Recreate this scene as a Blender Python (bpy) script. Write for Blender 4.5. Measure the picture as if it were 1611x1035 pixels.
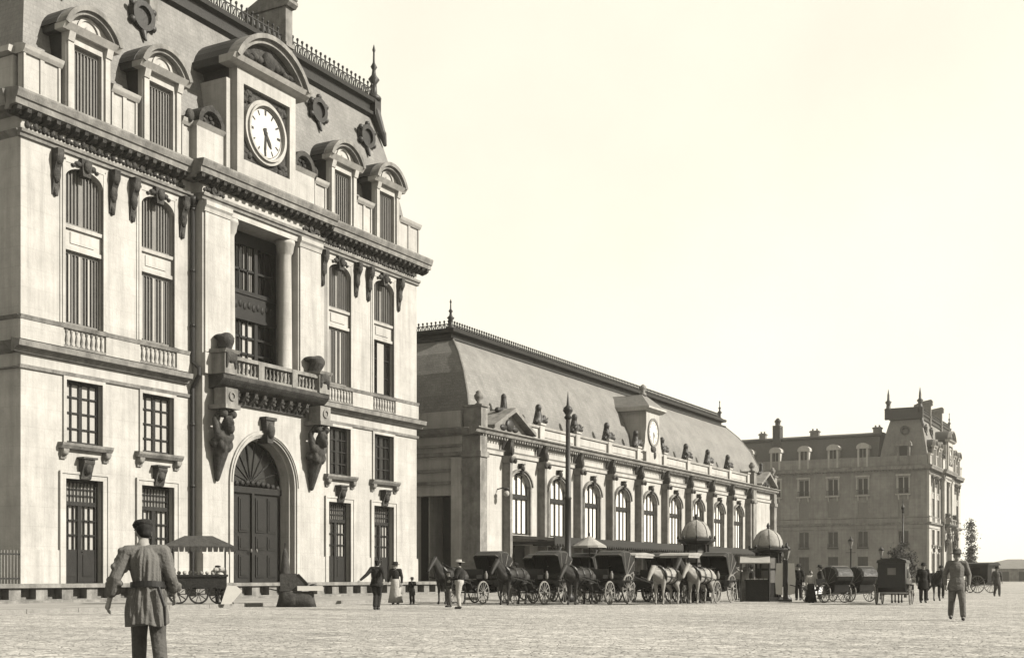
import bpy, bmesh, math, random
from mathutils import Vector, Matrix
random.seed(7)
S = bpy.context.scene
for o in list(bpy.data.objects): bpy.data.objects.remove(o)
COL = S.collection
R = math.radians
# ------------------------------------------------------------------ camera
YAW = R(28.64); F_PX = 1950.0; CX = 805.0; HZ = 908.0; CH = 1.1
cam = bpy.data.cameras.new('camera'); co = bpy.data.objects.new('camera', cam); COL.objects.link(co)
co.location = (0, 0, CH); co.rotation_euler = (R(90), 0, YAW)
cam.sensor_width = 36; cam.lens = 36*F_PX/1611; cam.shift_y = (HZ-517.5)/1611; cam.clip_end = 8000; cam.clip_start = .1
S.camera = co
# ------------------------------------------------------------------ sky, sun, exposure
SUN_EL, SUN_AZ = 33.0, 17.0        # azimuth: degrees from +X towards +Y
w = bpy.data.worlds.new("World"); S.world = w; w.use_nodes = True
nt = w.node_tree; nt.nodes.clear()
sky = nt.nodes.new('ShaderNodeTexSky'); sky.sky_type = 'NISHITA'; sky.sun_disc = False
sky.sun_elevation = R(SUN_EL); sky.sun_rotation = R(90-SUN_AZ); sky.air_density = 1.0; sky.dust_density = 1.0; sky.ozone_density = 1
bw = nt.nodes.new('ShaderNodeRGBToBW')
pw = nt.nodes.new('ShaderNodeMath'); pw.operation = 'POWER'; pw.inputs[1].default_value = .2
mulc = nt.nodes.new('ShaderNodeMixRGB'); mulc.blend_type = 'MULTIPLY'; mulc.inputs[0].default_value = 1
mulc.inputs[2].default_value = (3.5, 3.5*.95, 3.5*.80, 1)
bg = nt.nodes.new('ShaderNodeBackground'); bg.inputs[1].default_value = .09
ow = nt.nodes.new('ShaderNodeOutputWorld')
nt.links.new(sky.outputs[0], bw.inputs[0]); nt.links.new(bw.outputs[0], pw.inputs[0]); nt.links.new(pw.outputs[0], mulc.inputs[1])
tcw = nt.nodes.new('ShaderNodeTexCoord'); nzw = nt.nodes.new('ShaderNodeTexNoise'); nzw.inputs['Scale'].default_value = 5; nzw.inputs['Detail'].default_value = 6
mrw = nt.nodes.new('ShaderNodeMapRange'); mrw.inputs[1].default_value = .3; mrw.inputs[2].default_value = .7; mrw.inputs[3].default_value = .94; mrw.inputs[4].default_value = 1.04
mxw = nt.nodes.new('ShaderNodeMixRGB'); mxw.blend_type = 'MULTIPLY'; mxw.inputs[0].default_value = 1     # faint thin cloud
nt.links.new(tcw.outputs['Generated'], nzw.inputs[0]); nt.links.new(nzw.outputs[0], mrw.inputs[0]); nt.links.new(mulc.outputs[0], mxw.inputs[1]); nt.links.new(mrw.outputs[0], mxw.inputs[2])
nt.links.new(mxw.outputs[0], bg.inputs[0]); nt.links.new(bg.outputs[0], ow.inputs[0])
sl = bpy.data.lights.new('sun', 'SUN'); sl.energy = 5.0; sl.angle = R(.6); sl.color = (1, .945, .85)
so = bpy.data.objects.new('sun', sl); COL.objects.link(so); so.location = (60, 0, 60)
sd = Vector((math.cos(R(SUN_EL))*math.cos(R(SUN_AZ)), math.cos(R(SUN_EL))*math.sin(R(SUN_AZ)), math.sin(R(SUN_EL))))
so.rotation_euler = sd.to_track_quat('Z', 'Y').to_euler()
S.view_settings.view_transform = 'Standard'; S.view_settings.look = 'None'; S.view_settings.gamma = 1
S.view_settings.exposure = 1.5
# ------------------------------------------------------------------ materials
def warm(v, k=1.0): return (v, v*(1-.025*k), v*(1-.08*k), 1)
MATS = {}
def mat(name, v, rough=.8, noise=.25, scale=3.0, bump=.0, bscale=20, metal=0, stretch=(1, 1, 1), streak=0, brick=None, spots=None, k=1.0, spec=.12):
    if name in MATS: return MATS[name]
    v *= .6
    m = bpy.data.materials.new(name); m.use_nodes = True; t = m.node_tree; N = t.nodes; L = t.links
    b = N['Principled BSDF']; b.inputs['Roughness'].default_value = rough; b.inputs['Metallic'].default_value = metal
    b.inputs['Specular IOR Level'].default_value = spec
    g = N.new('ShaderNodeNewGeometry'); mp = N.new('ShaderNodeMapping'); mp.inputs['Scale'].default_value = stretch
    L.new(g.outputs['Position'], mp.inputs[0])
    n1 = N.new('ShaderNodeTexNoise'); n1.inputs['Scale'].default_value = scale; n1.inputs['Detail'].default_value = 8; n1.inputs['Roughness'].default_value = .8
    L.new(mp.outputs[0], n1.inputs[0])
    r = N.new('ShaderNodeValToRGB'); r.color_ramp.elements[0].position = .3; r.color_ramp.elements[1].position = .7
    r.color_ramp.elements[0].color = warm(v*(1-noise), k); r.color_ramp.elements[1].color = warm(min(.9, v*(1+noise)), k)
    L.new(n1.outputs[0], r.inputs[0]); col = r.outputs[0]
    if spots:      # big soft stains: (scale, strength)
        n2 = N.new('ShaderNodeTexNoise'); n2.inputs['Scale'].default_value = spots[0]; n2.inputs['Detail'].default_value = 5
        L.new(g.outputs['Position'], n2.inputs[0])
        r2 = N.new('ShaderNodeValToRGB'); r2.color_ramp.elements[0].position = .35; r2.color_ramp.elements[1].position = .6
        q = 1-spots[1]; r2.color_ramp.elements[0].color = (q, q, q, 1); r2.color_ramp.elements[1].color = (1, 1, 1, 1)
        L.new(n2.outputs[0], r2.inputs[0])
        mx = N.new('ShaderNodeMixRGB'); mx.blend_type = 'MULTIPLY'; mx.inputs[0].default_value = 1
        L.new(col, mx.inputs[1]); L.new(r2.outputs[0], mx.inputs[2]); col = mx.outputs[0]
    if streak:     # rain streaks running down the wall
        m4 = N.new('ShaderNodeMapping'); m4.inputs['Scale'].default_value = (1.6, 1.6, .11); L.new(g.outputs['Position'], m4.inputs[0])
        n4 = N.new('ShaderNodeTexNoise'); n4.inputs['Scale'].default_value = 1.5; n4.inputs['Detail'].default_value = 7; n4.inputs['Roughness'].default_value = .7; L.new(m4.outputs[0], n4.inputs[0])
        r4 = N.new('ShaderNodeValToRGB'); r4.color_ramp.elements[0].position = .36; r4.color_ramp.elements[1].position = .56; q = 1-streak
        r4.color_ramp.elements[0].color = (q, q, q, 1); r4.color_ramp.elements[1].color = (1, 1, 1, 1); L.new(n4.outputs[0], r4.inputs[0])
        mx = N.new('ShaderNodeMixRGB'); mx.blend_type = 'MULTIPLY'; mx.inputs[0].default_value = 1; L.new(col, mx.inputs[1]); L.new(r4.outputs[0], mx.inputs[2]); col = mx.outputs[0]
    if brick:      # (width, height, mortar, darkness)
        sx = N.new('ShaderNodeSeparateXYZ'); L.new(g.outputs['Position'], sx.inputs[0])
        ad = N.new('ShaderNodeMath'); L.new(sx.outputs[0], ad.inputs[0]); L.new(sx.outputs[1], ad.inputs[1])
        cb = N.new('ShaderNodeCombineXYZ'); L.new(ad.outputs[0], cb.inputs[0]); L.new(sx.outputs[2], cb.inputs[1])
        bt = N.new('ShaderNodeTexBrick'); L.new(cb.outputs[0], bt.inputs[0]); bt.inputs['Scale'].default_value = 1
        bt.inputs['Brick Width'].default_value = brick[0]; bt.inputs['Row Height'].default_value = brick[1]
        bt.inputs['Mortar Size'].default_value = brick[2]; bt.inputs['Mortar Smooth'].default_value = .3
        c1 = 1; c2 = 1-brick[4] if len(brick) > 4 else .95
        bt.inputs['Color1'].default_value = (c1, c1, c1, 1); bt.inputs['Color2'].default_value = (c2, c2, c2, 1)
        d = brick[3]; bt.inputs['Mortar'].default_value = (d, d, d, 1)
        mx = N.new('ShaderNodeMixRGB'); mx.blend_type = 'MULTIPLY'; mx.inputs[0].default_value = 1
        L.new(col, mx.inputs[1]); L.new(bt.outputs[0], mx.inputs[2]); col = mx.outputs[0]
    L.new(col, b.inputs['Base Color'])
    if bump:
        n3 = N.new('ShaderNodeTexNoise'); n3.inputs['Scale'].default_value = bscale; n3.inputs['Detail'].default_value = 6
        L.new(mp.outputs[0], n3.inputs[0])
        bp = N.new('ShaderNodeBump'); bp.inputs['Strength'].default_value = bump; bp.inputs['Distance'].default_value = .05
        L.new(n3.outputs[0], bp.inputs['Height']); L.new(bp.outputs[0], b.inputs['Normal'])
    MATS[name] = m; return m
STONE = mat('limestone', .405, .9, .15, 1.2, .25, 9, brick=(1.6, .78, .010, .84, .03), spots=(.45, .14), streak=.2)
TRIM = mat('weathered_stone', .23, .9, .28, 3, .4, 12, spots=(1.3, .35), streak=.3)
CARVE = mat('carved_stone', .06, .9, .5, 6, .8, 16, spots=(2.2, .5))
SLATE = mat('slate', .20, .6, .22, 9, .5, 12, brick=(.34, .2, .02, .78, .16), spots=(.6, .2), streak=.18, spec=.2)
LEAD = mat('dark_lead', .024, .5, .4, 4, .3, 10, spec=.2)
IRON = mat('black_iron', .018, .5, .4, 8, spec=.2)
WOOD = mat('dark_wood', .02, .55, .45, 6, .2, 18)
PANE = mat('dark_glass', .012, .08, .3, 2, .06, 2, spec=.45)
CURT = mat('pale_curtain', .34, .9, .16, 2.5, .4, 9, stretch=(8, 8, .4))
BLIND = mat('white_blind_cloth', .62, .9, .1, 3, .2, 9)
DRAPE = mat('louvre_shutter', .13, .8, .22, 4, .3, 12)
DIAL = mat('clock_dial', .48, .5, .05, 3)
ROAD = mat('dusty_road', .47, .95, .24, 1.4, .9, 9, spots=(.16, .2))
def setts():
    t = ROAD.node_tree; N = t.nodes; L = t.links; b = N['Principled BSDF']; src = b.inputs['Base Color'].links[0].from_socket
    g = N.new('ShaderNodeNewGeometry'); n = N.new('ShaderNodeTexNoise'); n.inputs['Scale'].default_value = 3.2; n.inputs['Detail'].default_value = 9; n.inputs['Roughness'].default_value = .75
    L.new(g.outputs['Position'], n.inputs[0]); r = N.new('ShaderNodeValToRGB'); e = r.color_ramp.elements; e[0].position = .36; e[0].color = (.42, .42, .42, 1); e[1].position = .6; e[1].color = (1.15, 1.15, 1.15, 1); L.new(n.outputs[0], r.inputs[0])
    mp = N.new('ShaderNodeMapping'); mp.inputs['Rotation'].default_value = (0, 0, R(28)); mp.inputs['Scale'].default_value = (.25, .9, 1); L.new(g.outputs['Position'], mp.inputs[0])
    n2 = N.new('ShaderNodeTexNoise'); n2.inputs['Scale'].default_value = 1.0; n2.inputs['Detail'].default_value = 6; L.new(mp.outputs[0], n2.inputs[0])
    r2 = N.new('ShaderNodeValToRGB'); e = r2.color_ramp.elements; e[0].position = .38; e[0].color = (.84, .84, .84, 1); e[1].position = .6; e[1].color = (1.06, 1.06, 1.06, 1); L.new(n2.outputs[0], r2.inputs[0])
    v = N.new('ShaderNodeTexVoronoi'); v.feature = 'DISTANCE_TO_EDGE'; v.inputs['Scale'].default_value = 6; L.new(g.outputs['Position'], v.inputs[0])
    r3 = N.new('ShaderNodeValToRGB'); e = r3.color_ramp.elements; e[0].position = .0; e[0].color = (.62, .62, .62, 1); e[1].position = .12; e[1].color = (1, 1, 1, 1); L.new(v.outputs[0], r3.inputs[0])
    for q in (r, r2, r3):
        m = N.new('ShaderNodeMixRGB'); m.blend_type = 'MULTIPLY'; m.inputs[0].default_value = 1; L.new(src, m.inputs[1]); L.new(q.outputs[0], m.inputs[2]); src = m.outputs[0]
    L.new(src, b.inputs['Base Color']); bp = N.new('ShaderNodeBump'); bp.inputs['Strength'].default_value = .8; bp.inputs['Distance'].default_value = .04
    L.new(r3.outputs[0], bp.inputs['Height']); L.new(b.inputs['Normal'].links[0].from_socket, bp.inputs['Normal']); L.new(bp.outputs[0], b.inputs['Normal'])
setts()
PAVE = mat('pavement_stone', .29, .9, .18, 2.2, .5, 12, spots=(.5, .25))
KERB = mat('kerb_stone', .22, .9, .3, 3, .5, 12)
LEATHER = mat('carriage_leather', .02, .45, .5, 6, .4, 9, spec=.2)
LACQ = mat('carriage_lacquer', .015, .3, .5, 5, .1, 9, spec=.25)
RIM = mat('worn_wheel_paint', .2, .7, .4, 12)
SKIN = mat('skin', .24, .6, .12, 10)
CLOTHD = mat('dark_cloth', .02, .95, .4, 12, .4, 22)
CLOTHG = mat('grey_blouse_cloth', .115, .95, .14, 30, .3, 40)
CLOTHP = mat('pale_cloth', .33, .95, .2, 9, .5, 16)
SUIT = mat('worn_grey_suit', .13, .95, .3, 9, .5, 16)
CLOTHM = mat('mid_cloth', .07, .95, .35, 9, .5, 16)
HAIR = mat('hair', .015, .8, .4, 20)
WHITEH = mat('grey_horse_coat', .24, .8, .3, 3, .1, 12)
DARKH = mat('bay_horse_coat', .025, .6, .35, 3, .1, 12)
CANVAS = mat('pale_canvas', .28, .95, .22, 3, .4, 10)
TARP = mat('dark_canvas', .05, .95, .4, 4, .5, 10)
ZINC = mat('grey_zinc', .16, .6, .2, 3, .2, 10)
BOARD = mat('white_board', .55, .8, .08, 4)
LEAF = mat('foliage', .04, .8, .5, 2)
BARK = mat('bark', .08, .9, .4, 6)
SHADESLATE = mat('shaded_slate', .08, .7, .3, 3, .3, 8, spec=.1)  # darker slate copy: shade of the far side roof put into the colour
SHADESTONE = mat('shaded_far_stone', .25, .9, .16, 1.0, .3, 6, brick=(1.3, .6, .02, .75, .1), spots=(.25, .25), streak=.25)  # darker stone copy with the far side wall's shade painted in
# ------------------------------------------------------------------ mesh helpers
def ident(u, w, z): return (u, w, z)
class MB:
    def __init__(s, fr=ident): s.v = []; s.f = []; s.m = []; s.fr = fr; s.mi = 0; s.sm = []; s.smooth = False
    def add(s, vs, fs):
        n = len(s.v); s.v += [s.fr(*v) for v in vs]
        for f in fs: s.f.append(tuple(i+n for i in f)); s.m.append(s.mi); s.sm.append(s.smooth)
        return s
    def box(s, a, b, c, d, e, f):
        return s.add([(a, c, e), (b, c, e), (b, d, e), (a, d, e), (a, c, f), (b, c, f), (b, d, f), (a, d, f)],
                     [(0, 3, 2, 1), (4, 5, 6, 7), (0, 1, 5, 4), (1, 2, 6, 5), (2, 3, 7, 6), (3, 0, 4, 7)])
    def cb(s, c, d): return s.box(c[0]-d[0]/2, c[0]+d[0]/2, c[1]-d[1]/2, c[1]+d[1]/2, c[2]-d[2]/2, c[2]+d[2]/2)
    def _pr(s, n, A, B):
        return s.add(A+B, [tuple(range(n))[::-1], tuple(range(n, 2*n))]+[(i, (i+1) % n, n+(i+1) % n, n+i) for i in range(n)])
    def prism(s, poly, w0, w1): return s._pr(len(poly), [(u, w0, z) for u, z in poly], [(u, w1, z) for u, z in poly])
    def prism_u(s, poly, u0, u1): return s._pr(len(poly), [(u0, w, z) for w, z in poly], [(u1, w, z) for w, z in poly])
    def prism_z(s, poly, z0, z1): return s._pr(len(poly), [(u, w, z0) for u, w in poly], [(u, w, z1) for u, w in poly])
    def ring(s, uc, zc, r0, r1, w0, w1, a0=0, a1=360, n=24, ky=1.0):   # arch band in the u-z plane
        full = abs(a1-a0) >= 360; k = n if full else n+1
        vs = []
        for i in range(k):
            a = R(a0+(a1-a0)*i/n); c, d = math.cos(a), math.sin(a)*ky
            vs += [(uc+r0*c, w0, zc+r0*d), (uc+r1*c, w0, zc+r1*d), (uc+r1*c, w1, zc+r1*d), (uc+r0*c, w1, zc+r0*d)]
        fs = []
        for i in range(n):
            a = 4*i; b = 4*((i+1) % k)
            for j in range(4): fs.append((a+j, a+(j+1) % 4, b+(j+1) % 4, b+j))
        if not full: fs += [(0, 1, 2, 3), tuple(4*n+j for j in (3, 2, 1, 0))]
        return s.add(vs, fs)
    def disc(s, uc, zc, r, w0, w1, n=28, ky=1.0):
        return s.prism([(uc+r*math.cos(2*math.pi*i/n), zc+ky*r*math.sin(2*math.pi*i/n)) for i in range(n)], w0, w1)
    def lathe(s, prof, c=(0, 0), n=12, z0=0, a0=0, smooth=True):
        sm = s.smooth; s.smooth = smooth
        vs = []
        for r, z in prof:
            for i in range(n):
                a = 2*math.pi*i/n+a0; vs.append((c[0]+r*math.cos(a), c[1]+r*math.sin(a), z0+z))
        fs = []
        for j in range(len(prof)-1):
            for i in range(n): fs.append((j*n+i, j*n+(i+1) % n, (j+1)*n+(i+1) % n, (j+1)*n+i))
        fs.append(tuple(range(n))[::-1]); fs.append(tuple((len(prof)-1)*n+i for i in range(n)))
        s.add(vs, fs); s.smooth = sm; return s
    def tube(s, pts, r, n=6):
        pts = [Vector(p) for p in pts]; rs = r if isinstance(r, (list, tuple)) else [r]*len(pts)
        vs = []; fs = []; up = None
        for i, p in enumerate(pts):
            d = (pts[min(i+1, len(pts)-1)]-pts[max(i-1, 0)]).normalized()
            if up is None: up = d.orthogonal()
            up = (up-d*up.dot(d)).normalized() if (up-d*up.dot(d)).length > 1e-4 else d.orthogonal()
            b = d.cross(up)
            for k in range(n):
                a = 2*math.pi*k/n; q = p+(up*math.cos(a)+b*math.sin(a))*rs[i]; vs.append(tuple(q))
        for i in range(len(pts)-1):
            for k in range(n): fs.append((i*n+k, i*n+(k+1) % n, (i+1)*n+(k+1) % n, (i+1)*n+k))
        fs += [tuple(range(n))[::-1], tuple((len(pts)-1)*n+k for k in range(n))]
        return s.add(vs, fs)
    def ell(s, c, r, n=10, m=7):
        sm = s.smooth; s.smooth = True
        if not isinstance(r, (tuple, list)): r = (r, r, r)
        vs = [(c[0], c[1], c[2]-r[2])]
        for j in range(1, m):
            p = math.pi*j/m-math.pi/2
            for i in range(n):
                a = 2*math.pi*i/n; vs.append((c[0]+r[0]*math.cos(p)*math.cos(a), c[1]+r[1]*math.cos(p)*math.sin(a), c[2]+r[2]*math.sin(p)))
        vs.append((c[0], c[1], c[2]+r[2])); fs = []
        for i in range(n): fs.append((0, 1+(i+1) % n, 1+i)); fs.append((len(vs)-1, 1+(m-2)*n+i, 1+(m-2)*n+(i+1) % n))
        for j in range(m-2):
            for i in range(n): fs.append((1+j*n+i, 1+j*n+(i+1) % n, 1+(j+1)*n+(i+1) % n, 1+(j+1)*n+i))
        s.add(vs, fs); s.smooth = sm; return s
    def cap(s, p0, p1, r0, r1, n=10):   # tapered capsule
        p0 = Vector(p0); p1 = Vector(p1); d = (p1-p0)
        if d.length < 1e-5: return s.ell(p0, r0)
        d.normalize(); pts = []; rs = []
        for a in (80, 50, 22): pts.append(p0-d*r0*math.sin(R(a))); rs.append(r0*math.cos(R(a)))
        pts += [p0, p1]; rs += [r0, r1]
        for a in (22, 50, 80): pts.append(p1+d*r1*math.sin(R(a))); rs.append(r1*math.cos(R(a)))
        return s.tube(pts, rs, n)
    def mesh(s, name, mats):
        me = bpy.data.meshes.new(name); me.from_pydata(s.v, [], s.f)
        for m in mats: me.materials.append(m)
        for p, mi, sm in zip(me.polygons, s.m, s.sm): p.material_index = mi; p.use_smooth = sm
        bm = bmesh.new(); bm.from_mesh(me); bmesh.ops.recalc_face_normals(bm, faces=bm.faces); bm.to_mesh(me); bm.free()
        return me
    def build(s, name, mats, parent=None):
        if not isinstance(mats, (list, tuple)): mats = [mats]
        o = bpy.data.objects.new(name, s.mesh(name, mats)); COL.objects.link(o)
        if parent: o.parent = parent
        return o
    def blob(s, name, mats, parent=None, voxel=.02, smooth=3, fn=None):   # fuse the shapes into one smooth skin
        if not isinstance(mats, (list, tuple)): mats = [mats]
        o = bpy.data.objects.new('tmp', s.mesh('tmp', mats)); COL.objects.link(o)
        m = o.modifiers.new('r', 'REMESH'); m.mode = 'VOXEL'; m.voxel_size = voxel; m.use_smooth_shade = True
        if smooth: m2 = o.modifiers.new('s', 'SMOOTH'); m2.iterations = smooth; m2.factor = .5
        dg = bpy.context.evaluated_depsgraph_get(); dg.update()
        me = bpy.data.meshes.new_from_object(o.evaluated_get(dg)); me.name = name
        bpy.data.objects.remove(o)
        if fn:
            for v in me.vertices: v.co = fn(v.co)
        for p in me.polygons: p.use_smooth = True
        o = bpy.data.objects.new(name, me); COL.objects.link(o)
        if parent: o.parent = parent
        return o
def tag(o, label=None, cat=None, group=None, kind=None):
    for k, v in (('label', label), ('category', cat), ('group', group), ('kind', kind)):
        if v: o[k] = v
    return o
def thing(name, label, cat, loc=(0, 0, 0), rz=0, group=None):
    o = bpy.data.objects.new(name, None); COL.objects.link(o); o.location = loc; o.rotation_euler = (0, 0, R(rz)); o.empty_display_size = .3
    return tag(o, label, cat, group)
def copy_tree(o, parent=None):
    c = o.copy(); COL.objects.link(c); c.parent = parent
    for ch in list(o.children): copy_tree(ch, c)
    return c
def frame(o, du, dw, su=1, sz=1):   # facade frame: u along, w outward, z up
    return lambda u, w, z: (o[0]+du[0]*u*su+dw[0]*w, o[1]+du[1]*u*su+dw[1]*w, o[2]+z*sz)
def at(px, t, z=0):                  # a point t metres ahead of the camera seen in image column px
    a = (px-CX)/F_PX; s, c = math.sin(YAW), math.cos(YAW)
    return (t*(-s+a*c), t*(c+a*s), z)
def wall(mb, u0, u1, z0, z1, w, th, ops):
    us = sorted({u0, u1, *[a for o in ops for a in o[:2]]}); zs = sorted({z0, z1, *[a for o in ops for a in o[2:4]]})
    def solid(i, j):
        if i < 0 or j < 0 or i >= len(us)-1 or j >= len(zs)-1: return None
        uc = (us[i]+us[i+1])/2; zc = (zs[j]+zs[j+1])/2
        return not any(o[0] < uc < o[1] and o[2] < zc < o[3] for o in ops)
    for i in range(len(us)-1):
        for j in range(len(zs)-1):
            if not solid(i, j): continue
            a, b, c, d = us[i], us[i+1], zs[j], zs[j+1]
            mb.add([(a, w, c), (b, w, c), (b, w, d), (a, w, d)], [(0, 1, 2, 3)])
            if solid(i-1, j) is not True: mb.add([(a, w, c), (a, w-th, c), (a, w-th, d), (a, w, d)], [(0, 1, 2, 3)])
            if solid(i+1, j) is not True: mb.add([(b, w, c), (b, w-th, c), (b, w-th, d), (b, w, d)], [(0, 1, 2, 3)])
            if solid(i, j-1) is not True: mb.add([(a, w, c), (b, w, c), (b, w-th, c), (a, w-th, c)], [(0, 1, 2, 3)])
            if solid(i, j+1) is not True: mb.add([(a, w, d), (b, w, d), (b, w-th, d), (a, w-th, d)], [(0, 1, 2, 3)])
def spandrels(mb, uc, hw, zs, ztop, w, th, ky=1.0, n=10):   # fills the corners over an arch
    for sg in (-1, 1):
        p = [(uc+sg*hw, zs), (uc+sg*hw, ztop), (uc, ztop)]
        p += [(uc+sg*hw*math.cos(R(90-90*i/n)), zs+ky*hw*math.sin(R(90-90*i/n))) for i in range(0, n)]
        mb.prism(p, w-th, w)
def baluster_row(mb, u0, u1, w, z0, z1, step=.28, r=.075):
    n = max(1, int((u1-u0)/step)); h = z1-z0
    for i in range(n):
        u = u0+(i+.5)*(u1-u0)/n
        mb.lathe([(r, 0), (r, .08*h), (.5*r, .14*h), (r*1.05, .34*h), (.45*r, .72*h), (.9*r, .88*h), (.9*r, h)], (u, w), 6, z0)
def cresting(mb, pts, z0, h, step=.55):
    for (x0, y0), (x1, y1) in zip(pts[:-1], pts[1:]):
        Lh = math.hypot(x1-x0, y1-y0); n = max(2, int(Lh/step)); dx, dy = (x1-x0)/Lh, (y1-y0)/Lh
        for zz in (.0, .62): mb.tube([(x0, y0, z0+zz*h), (x1, y1, z0+zz*h)], .035, 4)
        for i in range(n):
            s_ = Lh*(i+.5)/n; x, y = x0+dx*s_, y0+dy*s_
            mb.tube([(x, y, z0), (x, y, z0+h*.85)], [.04, .04], 4)
            mb.ell((x, y, z0+h*.85), (.08, .08, .1), 5, 4)
            q = [(x+dx*.42*step*math.cos(a), y+dy*.42*step*math.cos(a), z0+.32*h+.27*h*math.sin(a)) for a in [k*math.pi/4 for k in range(9)]]
            mb.tube(q, .036, 3)
def finial(mb, x, y, z, h, k=1.0):
    mb.lathe([(.42*k, 0), (.45*k, .06*h), (.2*k, .12*h), (.16*k, .3*h), (.34*k, .38*h), (.14*k, .46*h), (.1*k, .55*h), (.2*k, .6*h), (.07*k, .68*h), (.05*k, .86*h), (.1*k, .9*h), (.01, h)], (x, y), 8, z)
exec_parts = []
# ------------------------------------------------------------------ ground, pavement, terrace
def setting():
    g = MB(); g.box(-3000, 3000, -1500, 4500, -.6, 0); tag(g.build('road', ROAD), kind='structure')
    p = MB(); p.box(-70, -31.3, -30, 320, -.2, .13); tag(p.build('pavement', PAVE), kind='structure')
    k = MB()
    y = -30
    while y < 300: k.box(-31.3, -31.0, y, y+1.98, -.2, .135); y += 2
    tag(k.build('kerb', KERB), kind='structure')
    t = MB()
    # terrace step: cap, base course, piers between dark area openings
    y0, y1 = -12, 69
    t.box(-60, -38.72, y0, y1, .70, .86); t.box(-60, -38.8, y0, y1, .1, .26); t.box(-60, -39.25, y0, y1, .26, .70)
    y = y0
    while y < y1-.5: t.box(-39.3, -38.84, y, y+.55, .26, .70); y += 1.25
    t.box(-38.72, -38.45, y0, y1, .1, .22)
    tag(t.build('terrace', TRIM), kind='structure')
setting()
# ------------------------------------------------------------------ window kinds
def _w(): pass
def win(fr, root, u0, u1, z0, z1, w, cols=2, rows=3, pane=CURT, arch=0, fmat=WOOD, bar=.05, louvre=False, transom=None):
    f = MB(fr); th = .07
    f.box(u0, u0+.1, w-th, w, z0, z1); f.box(u1-.1, u1, w-th, w, z0, z1); f.box(u0+.1, u1-.1, w-th, w, z0, z0+.12); f.box(u0+.1, u1-.1, w-th, w, z1-.12, z1)
    for i in range(1, cols):
        u = u0+(u1-u0)*i/cols; bb = .09 if (cols % 2 == 0 and i == cols//2) else bar/2
        f.box(u-bb, u+bb, w-.06, w-.004, z0+.12, z1-.12)
    for j in range(1, rows):
        z = z0+(z1-z0)*j/rows; f.box(u0+.1, u1-.1, w-.05, w-.01, z-bar/2, z+bar/2)
    if transom: f.box(u0-.02, u1+.02, w-.1, w+.04, transom-.16, transom+.16)
    if louvre:
        n = int((u1-u0)/.2); 
        for i in range(n):
            u = u0+.12+(u1-u0-.24)*(i+.5)/n; f.box(u-.022, u+.022, w-.055, w-.008, z0+.12, z1-.12)
        f.mi = 0
    o = f.build('window', fmat, root)
    p = MB(fr); p.box(u0+.02, u1-.02, w-.12, w-.08, z0+.02, z1-.02)
    p.build('curtain' if pane in (CURT, DRAPE) else 'pane', pane, o)
    return o
def profile_course(fr, root, name, m, prof, segs):
    for u0, u1, dw in segs: MB(fr).prism_u([(-.05 if w_ == 0 else w_+dw, z_) for w_, z_ in prof], u0, u1).build(name, m, root)
def consol(mb, u, w, z0, z1, wd=.4, pr=.35, seed=0):     # carved hanging bracket, scroll above, drop below
    rnd = random.Random(seed); h = z1-z0
    mb.prism_u([(w-.02, z0), (w+.1*pr, z0), (w+.35*pr, z0+.35*h), (w+.55*pr, z0+.6*h), (w+pr, z0+.8*h), (w+pr, z1), (w-.02, z1)], u-wd*.34, u+wd*.34)
    mb.ell((u, w+.62*pr, z0+.82*h), (wd*.5, pr*.5, .17*h), 8, 6); mb.ell((u, w+.3*pr, z0+.45*h), (wd*.42, pr*.4, .2*h), 8, 6)
    mb.ell((u, w+.12*pr, z0+.08*h), (wd*.25, pr*.3, .12*h), 8, 6)
def atlante(fr, root, u, w, z0, z1, name='figure_console', side=1):   # bearded half-figure ending in a tapering sheath
    h = z1-z0; b = MB(fr); P = lambda du, dw, k: (u+du, w+dw, z0+k*h)
    b.cap(P(0, .12, .04), P(0, .25, .3), .12, .3); b.cap(P(0, .25, .3), P(0, .5, .58), .3, .42)
    b.cap(P(-.3, .55, .62), P(.3, .55, .62), .26, .26); b.cap(P(0, .6, .66), P(0, .7, .78), .22, .26)
    b.ell(P(0, .78, .79), (.26, .3, .36)); b.ell(P(0, .95, .72), (.16, .2, .26)); b.ell(P(0, 1.06, .79), (.06, .09, .1))
    for s_ in (-1, 1):
        b.cap(P(s_*.42, .5, .66), P(s_*.52, .45, .84), .17, .14); b.cap(P(s_*.52, .45, .84), P(s_*.25, .5, .95), .14, .12)
        b.ell(P(s_*.4, .3, .52), (.2, .22, .25)); b.ell(P(s_*.2, .35, .4), (.2, .22, .2)); b.ell(P(s_*.3, .75, .92), (.22, .25, .2))
    for k in range(5): b.ell(P((k-2)*.16, .62+.05*(k % 2), .5-.03*(k % 2)), (.12, .16, .24))
    for k in range(4): b.cap(P((k-1.5)*.14, .42, .5), P((k-1.5)*.05, .24, .1), .09, .05)
    return b.blob(name, CARVE, root, .04, 0)
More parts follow.
